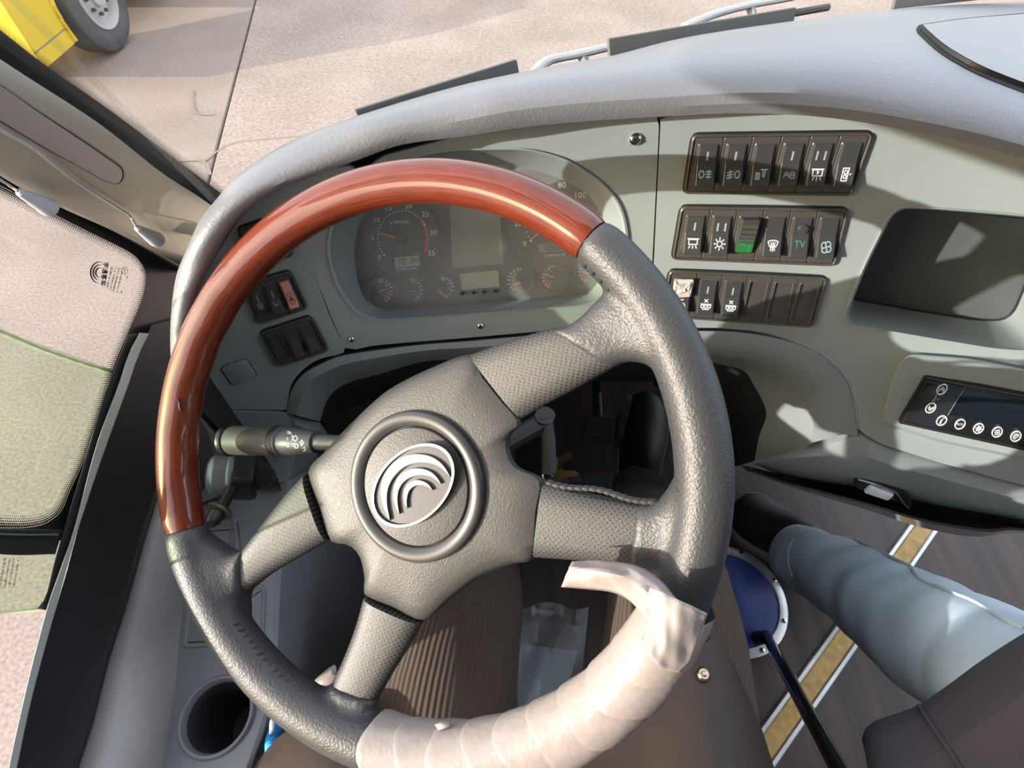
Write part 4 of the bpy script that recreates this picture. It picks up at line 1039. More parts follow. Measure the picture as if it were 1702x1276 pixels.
btn = [((1565.4, 646), [[(-.6, .1), (0, -.45), (.6, .1)], [(-.6, .45), (0, -.1), (.6, .45)]]), ((1546.5, 677), [[(-.6, -.1), (0, .45), (.6, -.1)], [(-.6, -.45), (0, .1), (.6, -.45)]]), ((1564.8, 698), [[(0, -.6), (0, .6)], [(.15, -.6), (.5, -.6)], [(-.2, .6), (-.2, -.2)]]), ((1595.4, 704), 'AUTO'), ((1626, 711), [[(math.cos(a)*-.65, math.sin(a)*-.65), (math.cos(a)*.65, math.sin(a)*.65)] for a in (0, 1.05, 2.09)]+[circ(0, 0, .4, 10)+[(.4, 0)]]), ((1657, 717), [circ(.3*math.cos(a), .3*math.sin(a), .22, 8)+[(.3*math.cos(a)+.22, .3*math.sin(a))] for a in (.4, 1.97, 3.54, 5.11)]), ((1688, 724), [[(.5*math.cos(a), .5*math.sin(a)) for a in [k*.5 for k in range(3, 13)]], circ(0, 0, .25, 8)+[(.25, 0)]])]
for p, gl in btn:
    a, b = inva(*p); r_ = .0072; rg = circ(a, b, r_, 28)
    bt_ = mk('button', *plate(mpa, rg, .0078, .0088, .0005), BLK, ac)
    mk('button_ring', *ringplate(mpa, rg, circ(a, b, r_*.82, 28), .0085, .0094, .0002), WHT, bt_, smooth=False)
    mb = MB()
    if isinstance(gl, str): text(mb, mpa, gl, a, b, .0046, .0094)
    else: strokes(mb, mpa, [[(a+x_*r_, b+y_*r_) for x_, y_ in l] for l in gl], .0010, .0093)
    mb.build('symbol', WHT, bt_, smooth=False)
a0, a1 = inva(1565.4, 646), inva(1546.5, 677)
mb = MB(); m_ = ((a0[0]+a1[0])/2, (a0[1]+a1[1])/2)
strokes(mb, mpa, [[(m_[0]-.002, m_[1]-.004), (m_[0]-.002, m_[1]+.002)], circ(m_[0]-.002, m_[1]+.003, .0014, 8)], .0012, .0085); text(mb, mpa, '°C', m_[0]+.0028, m_[1]+.001, .005, .0085)
mb.build('thermometer_symbol', GRYP, ac, smooth=False)
# ================================================================== STEERING WHEEL
import numpy as np
SWC = V((-.0819, .1969, .7356)); SWN = V((-.277, -.575, .770)).normalized()
def S(px, py, h=0): return onp(px, py, SWC+SWN*h, SWN)
SU = V((1, 0, 0)); SU = (SU-SWN*SU.dot(SWN)).normalized(); SV = SWN.cross(SU)
def pol(px, py):
    d = S(px, py)-SWC; return math.atan2(d.dot(SV), d.dot(SU)), math.hypot(d.dot(SV), d.dot(SU))
mids = [(737, 299), (600, 319), (500, 360), (395, 466), (333, 572), (296, 690), (293, 790), (310, 885), (380, 1035), (425, 1105), (495, 1168), (930, 1214), (1092, 1085), (1165, 830), (1165, 760), (1152, 665), (983, 397), (860, 328)]
th = np.array([pol(*p)[0] for p in mids]); rr = np.array([pol(*p)[1] for p in mids])
AM = np.stack([np.ones_like(th)]+[f(k*th) for k in (1, 2) for f in (np.cos, np.sin)], 1)
co = np.linalg.solve(AM.T@AM+np.diag([0, .05, .05, .3, .3]), AM.T@rr)
def rimr(t): return float(co[0]+co[1]*math.cos(t)+co[2]*math.sin(t)+co[3]*math.cos(2*t)+co[4]*math.sin(2*t))
def rimp(t, k=0, h=0): d = SU*math.cos(t)+SV*math.sin(t); return SWC+d*(rimr(t)+k)+SWN*h
def rimang(px, py): return pol(px, py)[0]
sw = thing('steering_wheel', 'four-spoke steering wheel with polished wood top and black leather lower rim', 'steering wheel', loc=SWC)
def rimseg(name, t0, t1, rad, m, n=80, seg=24, mod=None, parent=sw, endround=0, sy=1.0):
    R = []; uv = []; acc = 0; prev = None
    for i in range(n):
        u = i/(n-1); t = t0+(t1-t0)*u; c = rimp(t); d = (SU*math.cos(t)+SV*math.sin(t)); r = rad(u) if callable(rad) else rad
        e = min(i, n-1-i)
        if endround and e < 3: r -= endround*(1, .45, .1)[e]
        ring = []
        if prev is not None: acc += (c-prev).length
        prev = c
        for k in range(seg):
            a = 2*math.pi*k/seg; q = r*(1+(mod(u, a) if mod else 0)); ring.append(c+d*q*math.cos(a)+SWN*q*math.sin(a)*sy); uv.append((acc*10, k/seg))
        R.append(ring)
    v, f, _ = loft(R, True, True)
    return mk(name, v, f, m, parent, uvs=uv)
tw1 = rimang(984, 398); tw0 = rimang(306, 880)
if tw0 < tw1: tw0 += 2*math.pi
grip = lambda u, a: -.05*max(0, -math.cos(a))*(.5+.5*math.cos(2*math.pi*(u-.62)/.075))*(1 if u > .6 else 0)
rimseg('wood_rim', tw1, tw0, lambda u: .0163, WOOD, 160, 28, grip, endround=.0012)
LR_ = rimseg('leather_rim', tw0-.003, tw1+2*math.pi+.003, lambda u: .0176+.0018*math.sin(math.pi*min(1, u*1.4))+.0012*math.exp(-((u-.8)/.12)**2), LEA, 170, 24, endround=.0022)
# hub body: a cushioned plate with waisted sides between the spokes
HC = S(691, 810, -.008)
hub_out = rs([(512, 786), (540, 750), (575, 712), (612, 676), (650, 645), (715, 612), (785, 588), (806, 618), (835, 655), (868, 697), (850, 722), (847, 745), (862, 775), (905, 799), (899, 850), (890, 925), (850, 937), (800, 957), (755, 990), (703, 1032), (655, 1012), (608, 990), (606, 960), (598, 925), (580, 906), (548, 897), (530, 845)], 110, True, True)
hc = (691, 810)
R = []
for t, h in ((1.0, -.034), (1.0, -.022), (.985, -.0165), (.955, -.0135), (.88, -.0115), (.75, -.010), (.6, -.0095), (.4, -.0095)):
    R.append([S(hc[0]+(p[0]-hc[0])*t, hc[1]+(p[1]-hc[1])*t, h) for p in hub_out])
v, f, _ = loft(R, True); v.append(S(*hc, -.0095)); m_ = len(hub_out); f += [[7*m_+j, 7*m_+(j+1) % m_, len(v)-1] for j in range(m_)]
mk('hub_cover', v, f, LEA2, sw)
ENDS = MB()
def spoke(name, A, B, hA, hB, m, hs, n=26, th=.011, parent=sw, uvscale=True, lift=0):
    A, B = rs(A, n), rs(B, n); R = []; uv = []; acc = 0; pm = None
    for i in range(n):
        t = i/(n-1); h = hs(t) if callable(hs) else hs
        a, b = S(*A[i], h), S(*B[i], h); c = (a+b)/2; w_ = (b-a)/2
        if pm is not None: acc += (c-pm).length
        pm = c; ring = []
        for k in range(20):
            q = 2*math.pi*k/20; x_, y_ = math.cos(q), math.sin(q)
            x_ = math.copysign(abs(x_)**.6, x_); y_ = math.copysign(abs(y_)**.75, y_)
            ring.append(c+w_*x_+SWN*((th+.0028*max(0, t-.4)/.6) if name == 'spoke_end' else th)*y_); uv.append((acc, w_.length*x_))
        R.append(ring)
    v, f, _ = loft(R, True, True)
    if name == 'spoke_end': ENDS.add(v, f); return
    return mk(name, v, f, m, parent, uvs=uv)
hs_in = lambda t: -.024+.008*t
# upper right
spoke('spoke_cover', [(783, 589), (830, 572), (880, 556), (925, 545), (950, 545)], [(868, 697), (905, 674), (950, 650), (995, 625), (1030, 606)], 0, 0, PERF, lambda t: -.022+.010*t)
spoke('spoke_end', [(918, 549), (945, 541), (968, 524), (995, 496), (1042, 455)], [(1015, 612), (1040, 602), (1070, 604), (1098, 624), (1148, 675)], 0, 0, LEA, lambda t: -.011+.009*t, th=.0135)
# lower right
spoke('spoke_cover', [(905, 799), (950, 812), (1010, 826), (1068, 836)], [(889, 925), (940, 928), (1000, 934), (1054, 946)], 0, 0, PERF, lambda t: -.022+.008*t)
spoke('spoke_end', [(1060, 835), (1085, 834), (1105, 818), (1128, 780), (1165, 740)], [(1046, 944), (1072, 955), (1094, 974), (1118, 1004), (1150, 1045)], 0, 0, LEA, lambda t: -.013+.011*t, th=.0135)
# lower left
spoke('spoke_cover', [(608, 990), (594, 1040), (575, 1090), (553, 1138)], [(704, 1032), (680, 1075), (652, 1120), (626, 1166)], 0, 0, PERF, lambda t: -.022+.009*t)
spoke('spoke_end', [(556, 1130), (545, 1142), (520, 1146), (488, 1136), (448, 1122)], [(630, 1158), (626, 1178), (632, 1204), (645, 1235), (660, 1278)], 0, 0, LEA, lambda t: -.012+.010*t, th=.0135)
# left
spoke('spoke_cover', [(510, 786), (475, 825), (440, 870), (404, 918)], [(548, 897), (500, 925), (450, 955), (406, 990)], 0, 0, PERF, lambda t: -.022+.009*t)
spoke('spoke_end', [(412, 908), (395, 917), (373, 908), (350, 892), (316, 872)], [(414, 984), (408, 1000), (410, 1020), (408, 1045), (398, 1068)], 0, 0, LEA, lambda t: -.012+.010*t, th=.0135)
ENDS.add(*BV['leather_rim']); bpy.data.objects.remove(LR_)
lr = ENDS.build('leather_rim', LEA, sw)
md = lr.modifiers.new('r', 'REMESH'); md.mode = 'VOXEL'; md.voxel_size = .0021; md.use_smooth_shade = True
md = lr.modifiers.new('s', 'SMOOTH'); md.factor = .5; md.iterations = 14
# cross stitching along the inner edge of the leather
def stitches(t0, t1, step, kk=-.0160, rad=.0020):
    mb = MB(); n = max(2, int(abs(t1-t0)*.215/(step*.8)))
    for i in range(n+1):
        t = t0+(t1-t0)*i/n; c = rimp(t, kk, .0045+.001*random.random()); d = SU*math.cos(t)+SV*math.sin(t); tg = d.cross(SWN)
        ax = (tg*.45+SWN*.9).normalized(); s1 = ax.cross(d).normalized()
        R = []
        for q in range(5):
            z = -1+q*.5; r_ = math.sqrt(max(.02, 1-z*z)); R.append([c+ax*z*.0048+(s1*math.cos(k)+d*math.sin(k))*r_*rad for k in (0, 1.05, 2.09, 3.14, 4.19, 5.24)])
        v, f, uv = loft(R, True, True); mb.add(v, f, uv)
    o = mb.build('stitching', THR, sw); o['kind'] = 'stuff'
stitches(rimang(1105, 630), rimang(1090, 835), .0085)
stitches(rimang(418, 1020), rimang(520, 1145), .008)
stitches(rimang(985, 430), rimang(990, 500), .010)
mb = MB()
for i in range(15):     # stitches along the top edge of the lower right spoke
    t = i/14; p = S(1085-170*t, 834-33*t+3*math.sin(t*9), -.006-.012*t); R = []
    for q in range(4): z = -1+q*.667; R.append([p+SU*z*.0045+(SV*math.cos(k)+SWN*math.sin(k))*.0024*math.sqrt(max(.05, 1-z*z)) for k in (0, 1.26, 2.5, 3.77, 5.03)])
    v, f, uv = loft(R, True, True); mb.add(v, f, uv)
o = mb.build('stitching', THR, sw); o['kind'] = 'stuff'
# hub ring, pad and emblem
hT, hB_, hL, hR_ = S(686, 682, -.006), S(694, 937, -.006), S(580, 805, -.006), S(802, 812, -.006)
c0 = (hT+hB_+hL+hR_)/4; e1 = (hR_-hL)/2; e2 = (hT-hB_)/2
def ell(k, h, n=72): return [c0+e1*math.cos(2*math.pi*i/n)*k+e2*math.sin(2*math.pi*i/n)*k+SWN*h for i in range(n)]
mk('hub_ring', *loft([ell(1.0, -.006), ell(1.0, -.002), ell(.99, .0002), ell(.965, .0016), ell(.93, .0022), ell(.86, .0016), ell(.82, .0002), ell(.80, -.001), ell(.79, -.003), ell(.79, -.006)], True)[:2], RINGM, sw)
v, f, _ = loft([ell(.785, -.006), ell(.782, -.0015), ell(.765, -.0004), ell(.6, .001), ell(.3, .0018)], True); v.append(c0+SWN*.002); f += [[4*72+j, 4*72+(j+1) % 72, len(v)-1] for j in range(72)]
mk('hub_pad', v, f, LEA2, sw)
EH = .0035
def emb(k, n=64):
    out = []
    for i in range(n):
        t = 2*math.pi*i/n; X = math.cos(t); Y = math.sin(t); rho = .335
        out.append((686+69.2*X*k, 806.5-70*(rho*X+math.sqrt(1-rho*rho)*Y)*k))
    return out
mpe = lambda a, b, h=0: S(a, b, h-.004)
em = mk('emblem_plate', *plate(mpe, emb(.97), 0, .0022, .0003), EMBP, sw)
mk('emblem_ring', *ringplate(mpe, emb(1.0), emb(.935), 0, .0042, .0007), SILV, em)
cz = lambda pts: [(550+x/3.645, 650+y/3.645) for x, y in pts]
CR = [([(355, 782), (322, 710), (304, 640), (302, 580), (316, 520), (345, 470), (385, 428), (435, 398), (490, 382), (545, 381), (600, 392), (648, 418), (688, 458), (722, 518)], [(690, 486), (655, 458), (610, 440), (560, 433), (505, 438), (455, 456), (412, 488), (375, 532), (350, 585), (340, 640), (343, 700), (352, 750)]),
      ([(413, 744), (388, 690), (377, 635), (382, 580), (400, 532), (432, 496), (475, 474), (525, 466), (575, 474), (615, 494), (645, 525), (666, 562)], [(640, 540), (605, 520), (560, 510), (515, 513), (470, 530), (435, 560), (412, 600), (404, 645), (407, 700)]),
      ([(460, 710), (444, 665), (440, 620), (452, 580), (478, 550), (518, 537), (560, 545), (592, 566), (615, 600)], [(590, 582), (555, 570), (518, 572), (488, 590), (468, 622), (460, 665)])]
for a, b in CR:
    A = rs(cz(a), 40); B = rs(cz([a[0]]+b[::-1]+[a[-1]]) if False else cz([a[-1]]+b+[a[0]]), 40)[::-1]
    R = [[mpe(*p, .002) for p in A], [mpe(*p, .0043) for p in A], [mpe(p[0]*.9+q[0]*.1, p[1]*.9+q[1]*.1, .0048) for p, q in zip(A, B)], [mpe(p[0]*.1+q[0]*.9, p[1]*.1+q[1]*.9, .0048) for p, q in zip(A, B)], [mpe(*p, .0043) for p in B], [mpe(*p, .002) for p in B]]
    mk('emblem_crescent', *loft(R)[:2], SILV, em)
# steering column under the hub
scol = thing('steering_column', 'black steering column running down behind the wheel hub', 'steering column', loc=HC-SWN*.05)
mb = MB(); mb.add(*tube([HC-SWN*.03, HC-SWN*.06, HC-SWN*.12], lambda t: .034, 20)); mb.build('column_shroud', BLK, scol)
e_ = V((HC.x+.06, .62, 0.0))
mb = MB(); mb.add(*tube([HC-SWN*.11, HC.lerp(e_, .6)-V((0, 0, .03)), e_], .022, 14)); mb.build('column_tube', DEEP, scol)
lv = [D(905, 690, .52), D(911, 735, .53), D(912, 785, .54)]
mb = MB(); mb.add(*tube(lv, lambda t: .0075, 10, sy=.6)); mb.build('tilt_lever', mat('lever_grey', (.16, .16, .17), .3, metal=.5), scol)
mb = MB(); mb.add(*tube([HC-SWN*.075, D(905, 700, .53), D(906, 690, .52)], .010, 10)); mb.build('lever_bracket', BLK, scol)
# ================================================================== FOAM WRAP
fw = thing('foam_wrap', 'white foam packing wrapped in turns around the bottom of the wheel rim', 'packing foam', loc=S(940, 1200))
ta, tb = rimang(1155, 1035), rimang(655, 1262)
if tb > ta: tb -= 2*math.pi
NB = 9
for i in range(NB):
    u0, u1 = i/NB-.01, (i+1)/NB+.035
    a0, a1 = ta+(tb-ta)*u0, ta+(tb-ta)*u1; R = []; n = 16; ph = random.uniform(0, 6)
    r0 = .0222+.0006*random.random()
    for k in range(n+1):
        u = k/n; ring = []
        for q in range(30):
            an = 2*math.pi*q/30; sk = .05*math.cos(an+.6)+.012*math.sin(3*an+ph)   # the edge of each turn runs on a slant
            t = a0+(a1-a0)*u+sk*(1 if tb < ta else -1); d = SU*math.cos(t)+SV*math.sin(t)
            r = r0+.0020*u+.00022*math.sin(5*an+ph+u*2)+.00018*math.sin(9*an+u*7+ph)
            if k == n: r -= .0004
            ring.append(rimp(t)+d*r*math.cos(an)+SWN*r*math.sin(an))
        R.append(ring)
    mk('wrap_turn', *loft(R, True)[:2], FOAM, fw)
def sheet(name, rowsP, m, parent, th=.0012, sub=1, jit=0):
    R = [[D(*p[:2], p[2])+V((random.uniform(-jit, jit), random.uniform(-jit, jit), random.uniform(-jit, jit))) for p in r] for r in rowsP]
    return mk(name, *loft(R)[:2], m, parent, thick=th, sub=sub)
zr = .352
def crumple(name, rowsP, dep, m, parent, nu=26, nv=16, amp=.0035, seed=1):
    rnd = random.Random(seed); ph = [rnd.uniform(0, 6.3) for _ in range(8)]
    rw = [rs(r, nu) for r in rowsP]; R = []
    for j in range(nv):
        t = j/(nv-1); col = []
        for i in range(nu):
            p = rs([r[i] for r in rw], 9)[min(8, int(round(t*8)))]; u = i/(nu-1)
            q = t*(len(rw)-1); k = min(len(rw)-2, int(q)); f_ = q-k
            p = (rw[k][i][0]*(1-f_)+rw[k+1][i][0]*f_, rw[k][i][1]*(1-f_)+rw[k+1][i][1]*f_)
            w_ = math.sin(9*u+4*t+ph[0])*.5+math.sin(15*t-6*u+ph[1])*.4+.35*abs(math.sin(7*(u+t)+ph[2]))+.25*math.sin(23*u+ph[3]-9*t)
            col.append(D(*p, dep(u, t)+amp*w_))
        R.append(col)
    return mk(name, *loft(R)[:2], m, parent, thick=.0007)
crumple('loose_flap', [[(951, 934), (1000, 932), (1060, 942), (1096, 964), (1120, 992), (1140, 1012)], [(944, 948), (990, 951), (1045, 962), (1080, 985), (1104, 1012), (1125, 1030)], [(933, 974), (980, 978), (1022, 984), (1055, 1004), (1078, 1040), (1096, 1082)]], lambda u, t: .358-.034*u-.010*math.sin(math.pi*t), FOAM, fw, amp=.0022, seed=2)
crumple('loose_flap', [[(1080, 975), (1102, 984), (1135, 1000), (1176, 1020)], [(1074, 1000), (1100, 1020), (1132, 1042), (1164, 1056)], [(1078, 1030), (1096, 1060), (1118, 1084), (1148, 1100)], [(1066, 1062), (1080, 1090), (1100, 1110), (1130, 1118)]], lambda u, t: .322-.008*u-.008*math.sin(math.pi*u), FOAM, fw, amp=.0013, seed=5)
sheet('torn_edge', [[(722, 1204, .398), (748, 1194, .396)], [(728, 1212, .392), (747, 1207, .391)]], FOAM, fw, sub=0)
sheet('torn_edge', [[(655, 1196, .43), (668, 1192, .42), (690, 1206, .41)], [(640, 1230, .425), (660, 1222, .412), (690, 1216, .40)], [(628, 1262, .42), (650, 1250, .405), (685, 1240, .392)], [(618, 1290, .42), (640, 1285, .405), (680, 1280, .39)]], FOAM, fw)
fs = thing('foam_scrap', 'small scrap of white foam tucked behind the lower left spoke', 'packing foam', loc=D(530, 1120, .47))
sheet('scrap_sheet', [[(517, 1132, .475), (540, 1112, .475), (558, 1099, .475)], [(522, 1137, .47), (545, 1126, .468), (560, 1112, .47)], [(530, 1145, .47), (550, 1140, .468), (562, 1130, .47)]], FOAM, fs)
# ================================================================== SIDE CONSOLE, STALK, BRAKE VALVE
con = thing('side_console', 'grey side console with cup holder and shallow trays, left of the driver', 'console', loc=Zp(362, 1192, .5))
L1 = rs([(300, 850), (291, 956), (280, 1032), (270, 1125), (257, 1210), (246, 1276), (235, 1340)], 26)
R1 = rs([(477, 800), (472, 880), (458, 957), (452, 1076), (447, 1150), (428, 1220), (408, 1276), (380, 1345)], 26)
NC = 24; top = []
CUP = (362, 1190)
cupc = Zp(*CUP, .5); cr = .0292
for a, b in zip(L1, R1):
    A, B = Zp(*a, .5), Zp(*b, .5); top.append((A, B))
# top with the cup hole: ring of quads round the hole inside a boundary polygon, plus the front part
bd = [a for a, b in top][::-1]+[b for a, b in top]      # boundary, back to front then front to back
def angs3(pl, c, n):
    q = angs([(p.x, p.y) for p in pl], (c.x, c.y), n); return [V((x_, y_, c.z)) for x_, y_ in q]
# split at a line in front of the cup
k = next(i for i, (a, b) in enumerate(top) if a.y < cupc.y+.055)
front = top[:k+1]; rear = top[k:]
rows = [[a.lerp(b, t/8) for t in range(9)] for a, b in front]
vs, fs, _ = loft(rows)
bdr = [a for a, b in rear][::-1]+[b for a, b in rear]
o3 = angs3(bdr, cupc, 96); r3 = [cupc+V((math.cos(2*math.pi*i/96), math.sin(2*math.pi*i/96), 0))*cr*1.1 for i in range(96)]
mb = MB(); mb.add(vs, fs); v, f, _ = loft([o3, r3], True); mb.add(v, f)
# rounded drop on the footwell side
Bs = [b for a, b in top]
Rb = rs([(540, 760), (545, 850), (541, 920), (528, 1020), (515, 1123), (498, 1190), (480, 1240), (450, 1320)], 26)
dr = [Zp(*p, .40) for p in Rb]
R = [Bs, [b+(d-b)*.06+V((.004, 0, .004)) for b, d in zip(Bs, dr)], [b.lerp(d, .4)+V((.012, 0, .008)) for b, d in zip(Bs, dr)], dr, [V((d.x, d.y, .02)) for d in dr]]
v, f, _ = loft(R); mb.add(v, f)
A_ = [a for a, b in top]; v, f, _ = loft([A_, [a-V((0, 0, .06)) for a in A_]]); mb.add(v, f)
mb.build('console_top', CONS, con)
# console front rising into the dash face under the seam
Fa, Fb = [(326, 682), (400, 684), (477, 687)], [(300, 850), (390, 815), (477, 800)]
fa, fb = rs(Fa, 12), rs(Fb, 12); R = []
Ptop = [F(*p, .001) for p in fa]; Pbot = [Zp(*p, .5) for p in fb]
R.append([p-fn(p.x)*.006 for p in Ptop]); R.append(Ptop)
for t in (.15, .3, .45, .6, .75, .9, 1):
    R.append([a*(1-t)**2+(V((a.x, a.y-.012, .515)))*2*t*(1-t)+b*t*t for a, b in zip(Ptop, Pbot)])
mk('console_front', *loft(R)[:2], DASH, con)
# right side of that front, turning into the footwell
ea = [r[-1] for r in R[1:]]
eb = [F(532, 702, -.035)]+[Zp(px_, py_, z_) for px_, py_, z_ in ((533, 715, .56), (534, 730, .53), (535, 740, .5), (537, 750, .47), (538, 755, .45), (539, 758, .43))]
eb = eb+[Zp(540, 760, .40)]
R2 = [ea, [a.lerp(b, .08)+V((.003, 0, 0)) for a, b in zip(ea, eb)], [a.lerp(b, .5)+V((.01, -.004, 0)) for a, b in zip(ea, eb)], eb, [V((b.x, b.y+.05, .02)) for b in eb]]
mk('console_side', *loft(R2)[:2], LOWD, con)
# cup holder
R = []
cr *= .98
cup_ = lambda pr: [[cupc+V((math.cos(2*math.pi*i/56)*cr*r_, math.sin(2*math.pi*i/56)*cr*r_, z)) for i in range(56)] for r_, z in pr]
chd = mk('cup_holder', *loft(cup_(((1.21, .0002), (1.21, .003), (1.17, .0048), (1.10, .0045), (1.05, .002), (1.02, -.004))), True)[:2], CONS, con)
mk('cup_well', *loft(cup_(((1.02, -.0035), (1.0, -.02), (.97, -.06), (.94, -.095), (.90, -.10), (.02, -.10))), True)[:2], mat('shaded_well_plastic', (.06, .066, .075), .5), chd)  # well coloured darker than its rim to paint in the shade
mpc = lambda a, b, h=0: Zp(a, b, .5)+V((0, 0, h))
def tray2(name, pl, d, m=CONS):
    pl = rpoly(pl, 6, 3)
    R = [[mpc(*p, .0003) for p in inset(pl, -3)], [mpc(*p, .0016) for p in inset(pl, -2)], [mpc(*p, .0016) for p in inset(pl, 1)], [mpc(*p, .0002) for p in inset(pl, 4)], [mpc(*p, .0005) for p in inset(pl, 7)]]
    v, f, _ = loft(R, True); n = len(pl); f.append([4*n+i for i in range(n)]); return mk(name, v, f, m, con)
tray2('storage_tray', [(316, 985), (440, 975), (436, 1068), (306, 1074)], .003)
tray2('storage_tray', [(388, 862), (466, 858), (452, 930), (398, 945)], .003)
tray2('storage_tray', [(330, 878), (388, 874), (384, 925), (332, 930)], .003)
mb = MB()
strokes(mb, lambda a, b, h=0: Zp(a, b, .5)+V((0, 0, .0008)), [rs([(452, 1140), (447, 1185), (432, 1235), (410, 1280)], 16)], 2.2, 0); mb.build('panel_seam', BLK, con, smooth=False)
# combination stalk
stk = thing('light_stalk', 'grey turn signal and light stalk with ringed grip, left of the hub', 'stalk', loc=D(470, 731, .50))
P0, P1 = D(377, 731, .525), D(596, 736, .475)
def lathe(name, prof, m, parent, p0=P0, p1=P1, seg=26, ref=V((0, 0, 1))):
    ax = (p1-p0); L = ax.length; ax.normalize(); a = ax.cross(ref).normalized(); b = a.cross(ax); R = []
    for t, r_ in prof: R.append([p0+ax*L*t+(a*math.cos(2*math.pi*k/seg)+b*math.sin(2*math.pi*k/seg))*r_ for k in range(seg)])
    return mk(name, *loft(R, True, True)[:2], m, parent)
GRIP = mat('grey_grip_plastic', (.075, .07, .066), .5, vary=.25, vscale=40, bump=.2, bscale=900)
NAVYP = mat('charcoal_plastic', (.06, .062, .072), .42)
lathe('push_button', [(-.035, .004), (-.033, .0065), (-.005, .0068), (.01, .007)], CHR, stk)
lathe('end_cap', [(-.01, .009), (-.004, .0135), (.012, .0158), (.038, .0158), (.048, .0148)], BLK, stk)
gr = lathe('grip_barrel', [(.045, .0138), (.05, .0142), (.40, .0137), (.405, .0128)], GRIP, stk)
lathe('ring', [(.395, .0125), (.40, .0146), (.425, .0148), (.44, .0138)], BLK, stk)
lathe('ring', [(.435, .0135), (.44, .0142), (.46, .0142), (.465, .0132)], NAVYP, stk)
cl_ = lathe('marked_collar', [(.462, .0130), (.47, .0136), (.56, .0128), (.68, .0108), (.70, .0098)], NAVYP, stk)
lathe('stem', [(.695, .0065), (.70, .0072), (.85, .0068), (1.0, .0068)], NAVYP, stk)
CB = BV['marked_collar']; CBT = BVHTree.FromPolygons(*CB)
GB = BVHTree.FromPolygons(*BV['grip_barrel'])
def hm(tr, fb=.5): 
    return lambda a, b, h=0: (hit(tr, a, b, .0003) or D(a, b, fb))
mb = MB()
strokes(mb, hm(CBT), [[(478, 727), (478, 731)], circ(479, 740, 2.2, 10)+[(481.2, 740)], [(478, 717), (484, 719)], [(478, 720), (484, 721)], [(486, 723), (486, 732)], [(488, 726), (492, 724), (495, 728), (492, 733), (488, 731), (488, 726)], [(486, 738), (490, 737)], [(486, 741), (490, 741)], [(491, 737), (496, 739), (495, 744), (490, 744), (491, 737)], [(499, 736), (502, 731), (505, 736), (503, 736), (503, 740), (501, 740), (501, 736), (499, 736)], [(503, 745), (507, 743), (508, 748), (504, 749)]], 1.0, 0)
mb.build('light_symbols', WHT, cl_, smooth=False)
mb = MB(); strokes(mb, hm(GB, .52), [[(435, 741), (440, 739), (446, 740), (447, 743)], [(437, 742), (441, 744), (446, 743)], [(452, 740), (454, 742)]], 1.0, 0); mb.build('horn_symbol', mat('pale_rust_print', (.5, .35, .25), .6), gr, smooth=False)
# hand brake valve on the side panel
hb = thing('hand_brake_valve', 'black hand brake valve with knob body and small lever, below the light stalk', 'hand brake', loc=D(390, 790, .57))
Q0, Q1 = D(343, 789, .560), D(428, 789, .575)
def lath2(name, prof, m, sq=None):
    return lathe(name, prof, m, hb, Q0, Q1, 28)
SAT = mat('satin_green_grey', (.26, .28, .27), .35, metal=.4)
lath2('end_dome', [(0, .004), (.02, .012), (.08, .0185), (.16, .0205), (.19, .0205)], SAT)
lath2('clear_band', [(.185, .0198), (.19, .0204), (.44, .0206), (.46, .0198)], mat('smoky_plastic', (.14, .14, .145), .25))
lath2('collar_ring', [(.44, .0212), (.46, .0216), (.56, .0216), (.58, .021)], SAT)
ax = (Q1-Q0).normalized(); bq = V((0, 0, 1)).cross(ax).normalized(); cq = ax.cross(bq); L_ = (Q1-Q0).length; R = []
pl = rpoly([(-.0215, -.0215), (.0215, -.0215), (.0215, .0215), (-.0215, .0215)], .009, 4)
for t, k_ in ((.55, .94), (.58, 1), (.93, 1), (.98, .95), (1.0, .88)): R.append([Q0+ax*L_*t+bq*x_*k_+cq*y_*k_ for x_, y_ in pl])
mk('valve_block', *loft(R, True, True)[:2], BLK, hb)
mb = MB(); mb.add(*tube([Q1+ax*.0, F(440, 795, -.005)], .015, 16)); mb.build('mounting_neck', BLK, hb)
mb = MB(); mb.add(*tube([D(385, 812, .545), D(377, 828, .535), D(366, 846, .525)], lambda t: .0062-.001*math.sin(t*3), 12)); mb.build('lever_stem', BLK, hb)
e0, e1_ = D(371, 838, .53), D(352, 866, .515); lathe('lever_flange', [(.30, .006), (.34, .0125), (.46, .0135), (.5, .012), (.52, .006)], mat('dull_brass', (.22, .19, .13), .3, metal=.8), hb, e0, e1_, 24)
lathe('lever_grip', [(.5, .006), (.56, .0078), (.95, .0075), (1.2, .005)], BLK, hb, e0, e1_, 16)
# ================================================================== WINDSCREEN STRIPS, WIPERS, BLIND PULLS
def strip(c, label):
    tl, tr, br, bl = c
    zb = Zp(*bl, .848), Zp(*br, .848); o = zb[0]; u = (zb[1]-zb[0]); Lx = u.length; u.normalize()
    # height from the upper left corner: the board stands with a slight lean
    nrm = V((u.y, -u.x, 0)).normalized(); up = (V((0, 0, 1))-nrm*.25).normalized(); nn = u.cross(up)
    T = onp(*tl, o, nn); hh_ = (T-o).dot(up); T2 = onp(*tr, o, nn); h2 = (T2-o).dot(up); s0_, s1_ = (T-o).dot(u), (T2-o).dot(u)
    f4 = [o, o+u*Lx, o+u*s1_+up*h2, o+u*s0_+up*hh_]
    v = [p-nn*.0025 for p in f4]+[p+nn*.0025 for p in f4]
    ob = mk('edge_strip', v, [[3, 2, 1, 0], [4, 5, 6, 7], [0, 1, 5, 4], [1, 2, 6, 5], [2, 3, 7, 6], [3, 0, 4, 7]], RUB, smooth=False, bev=.0008)
    tag(ob, label, 'strip', 'dark strips along the windscreen edge')
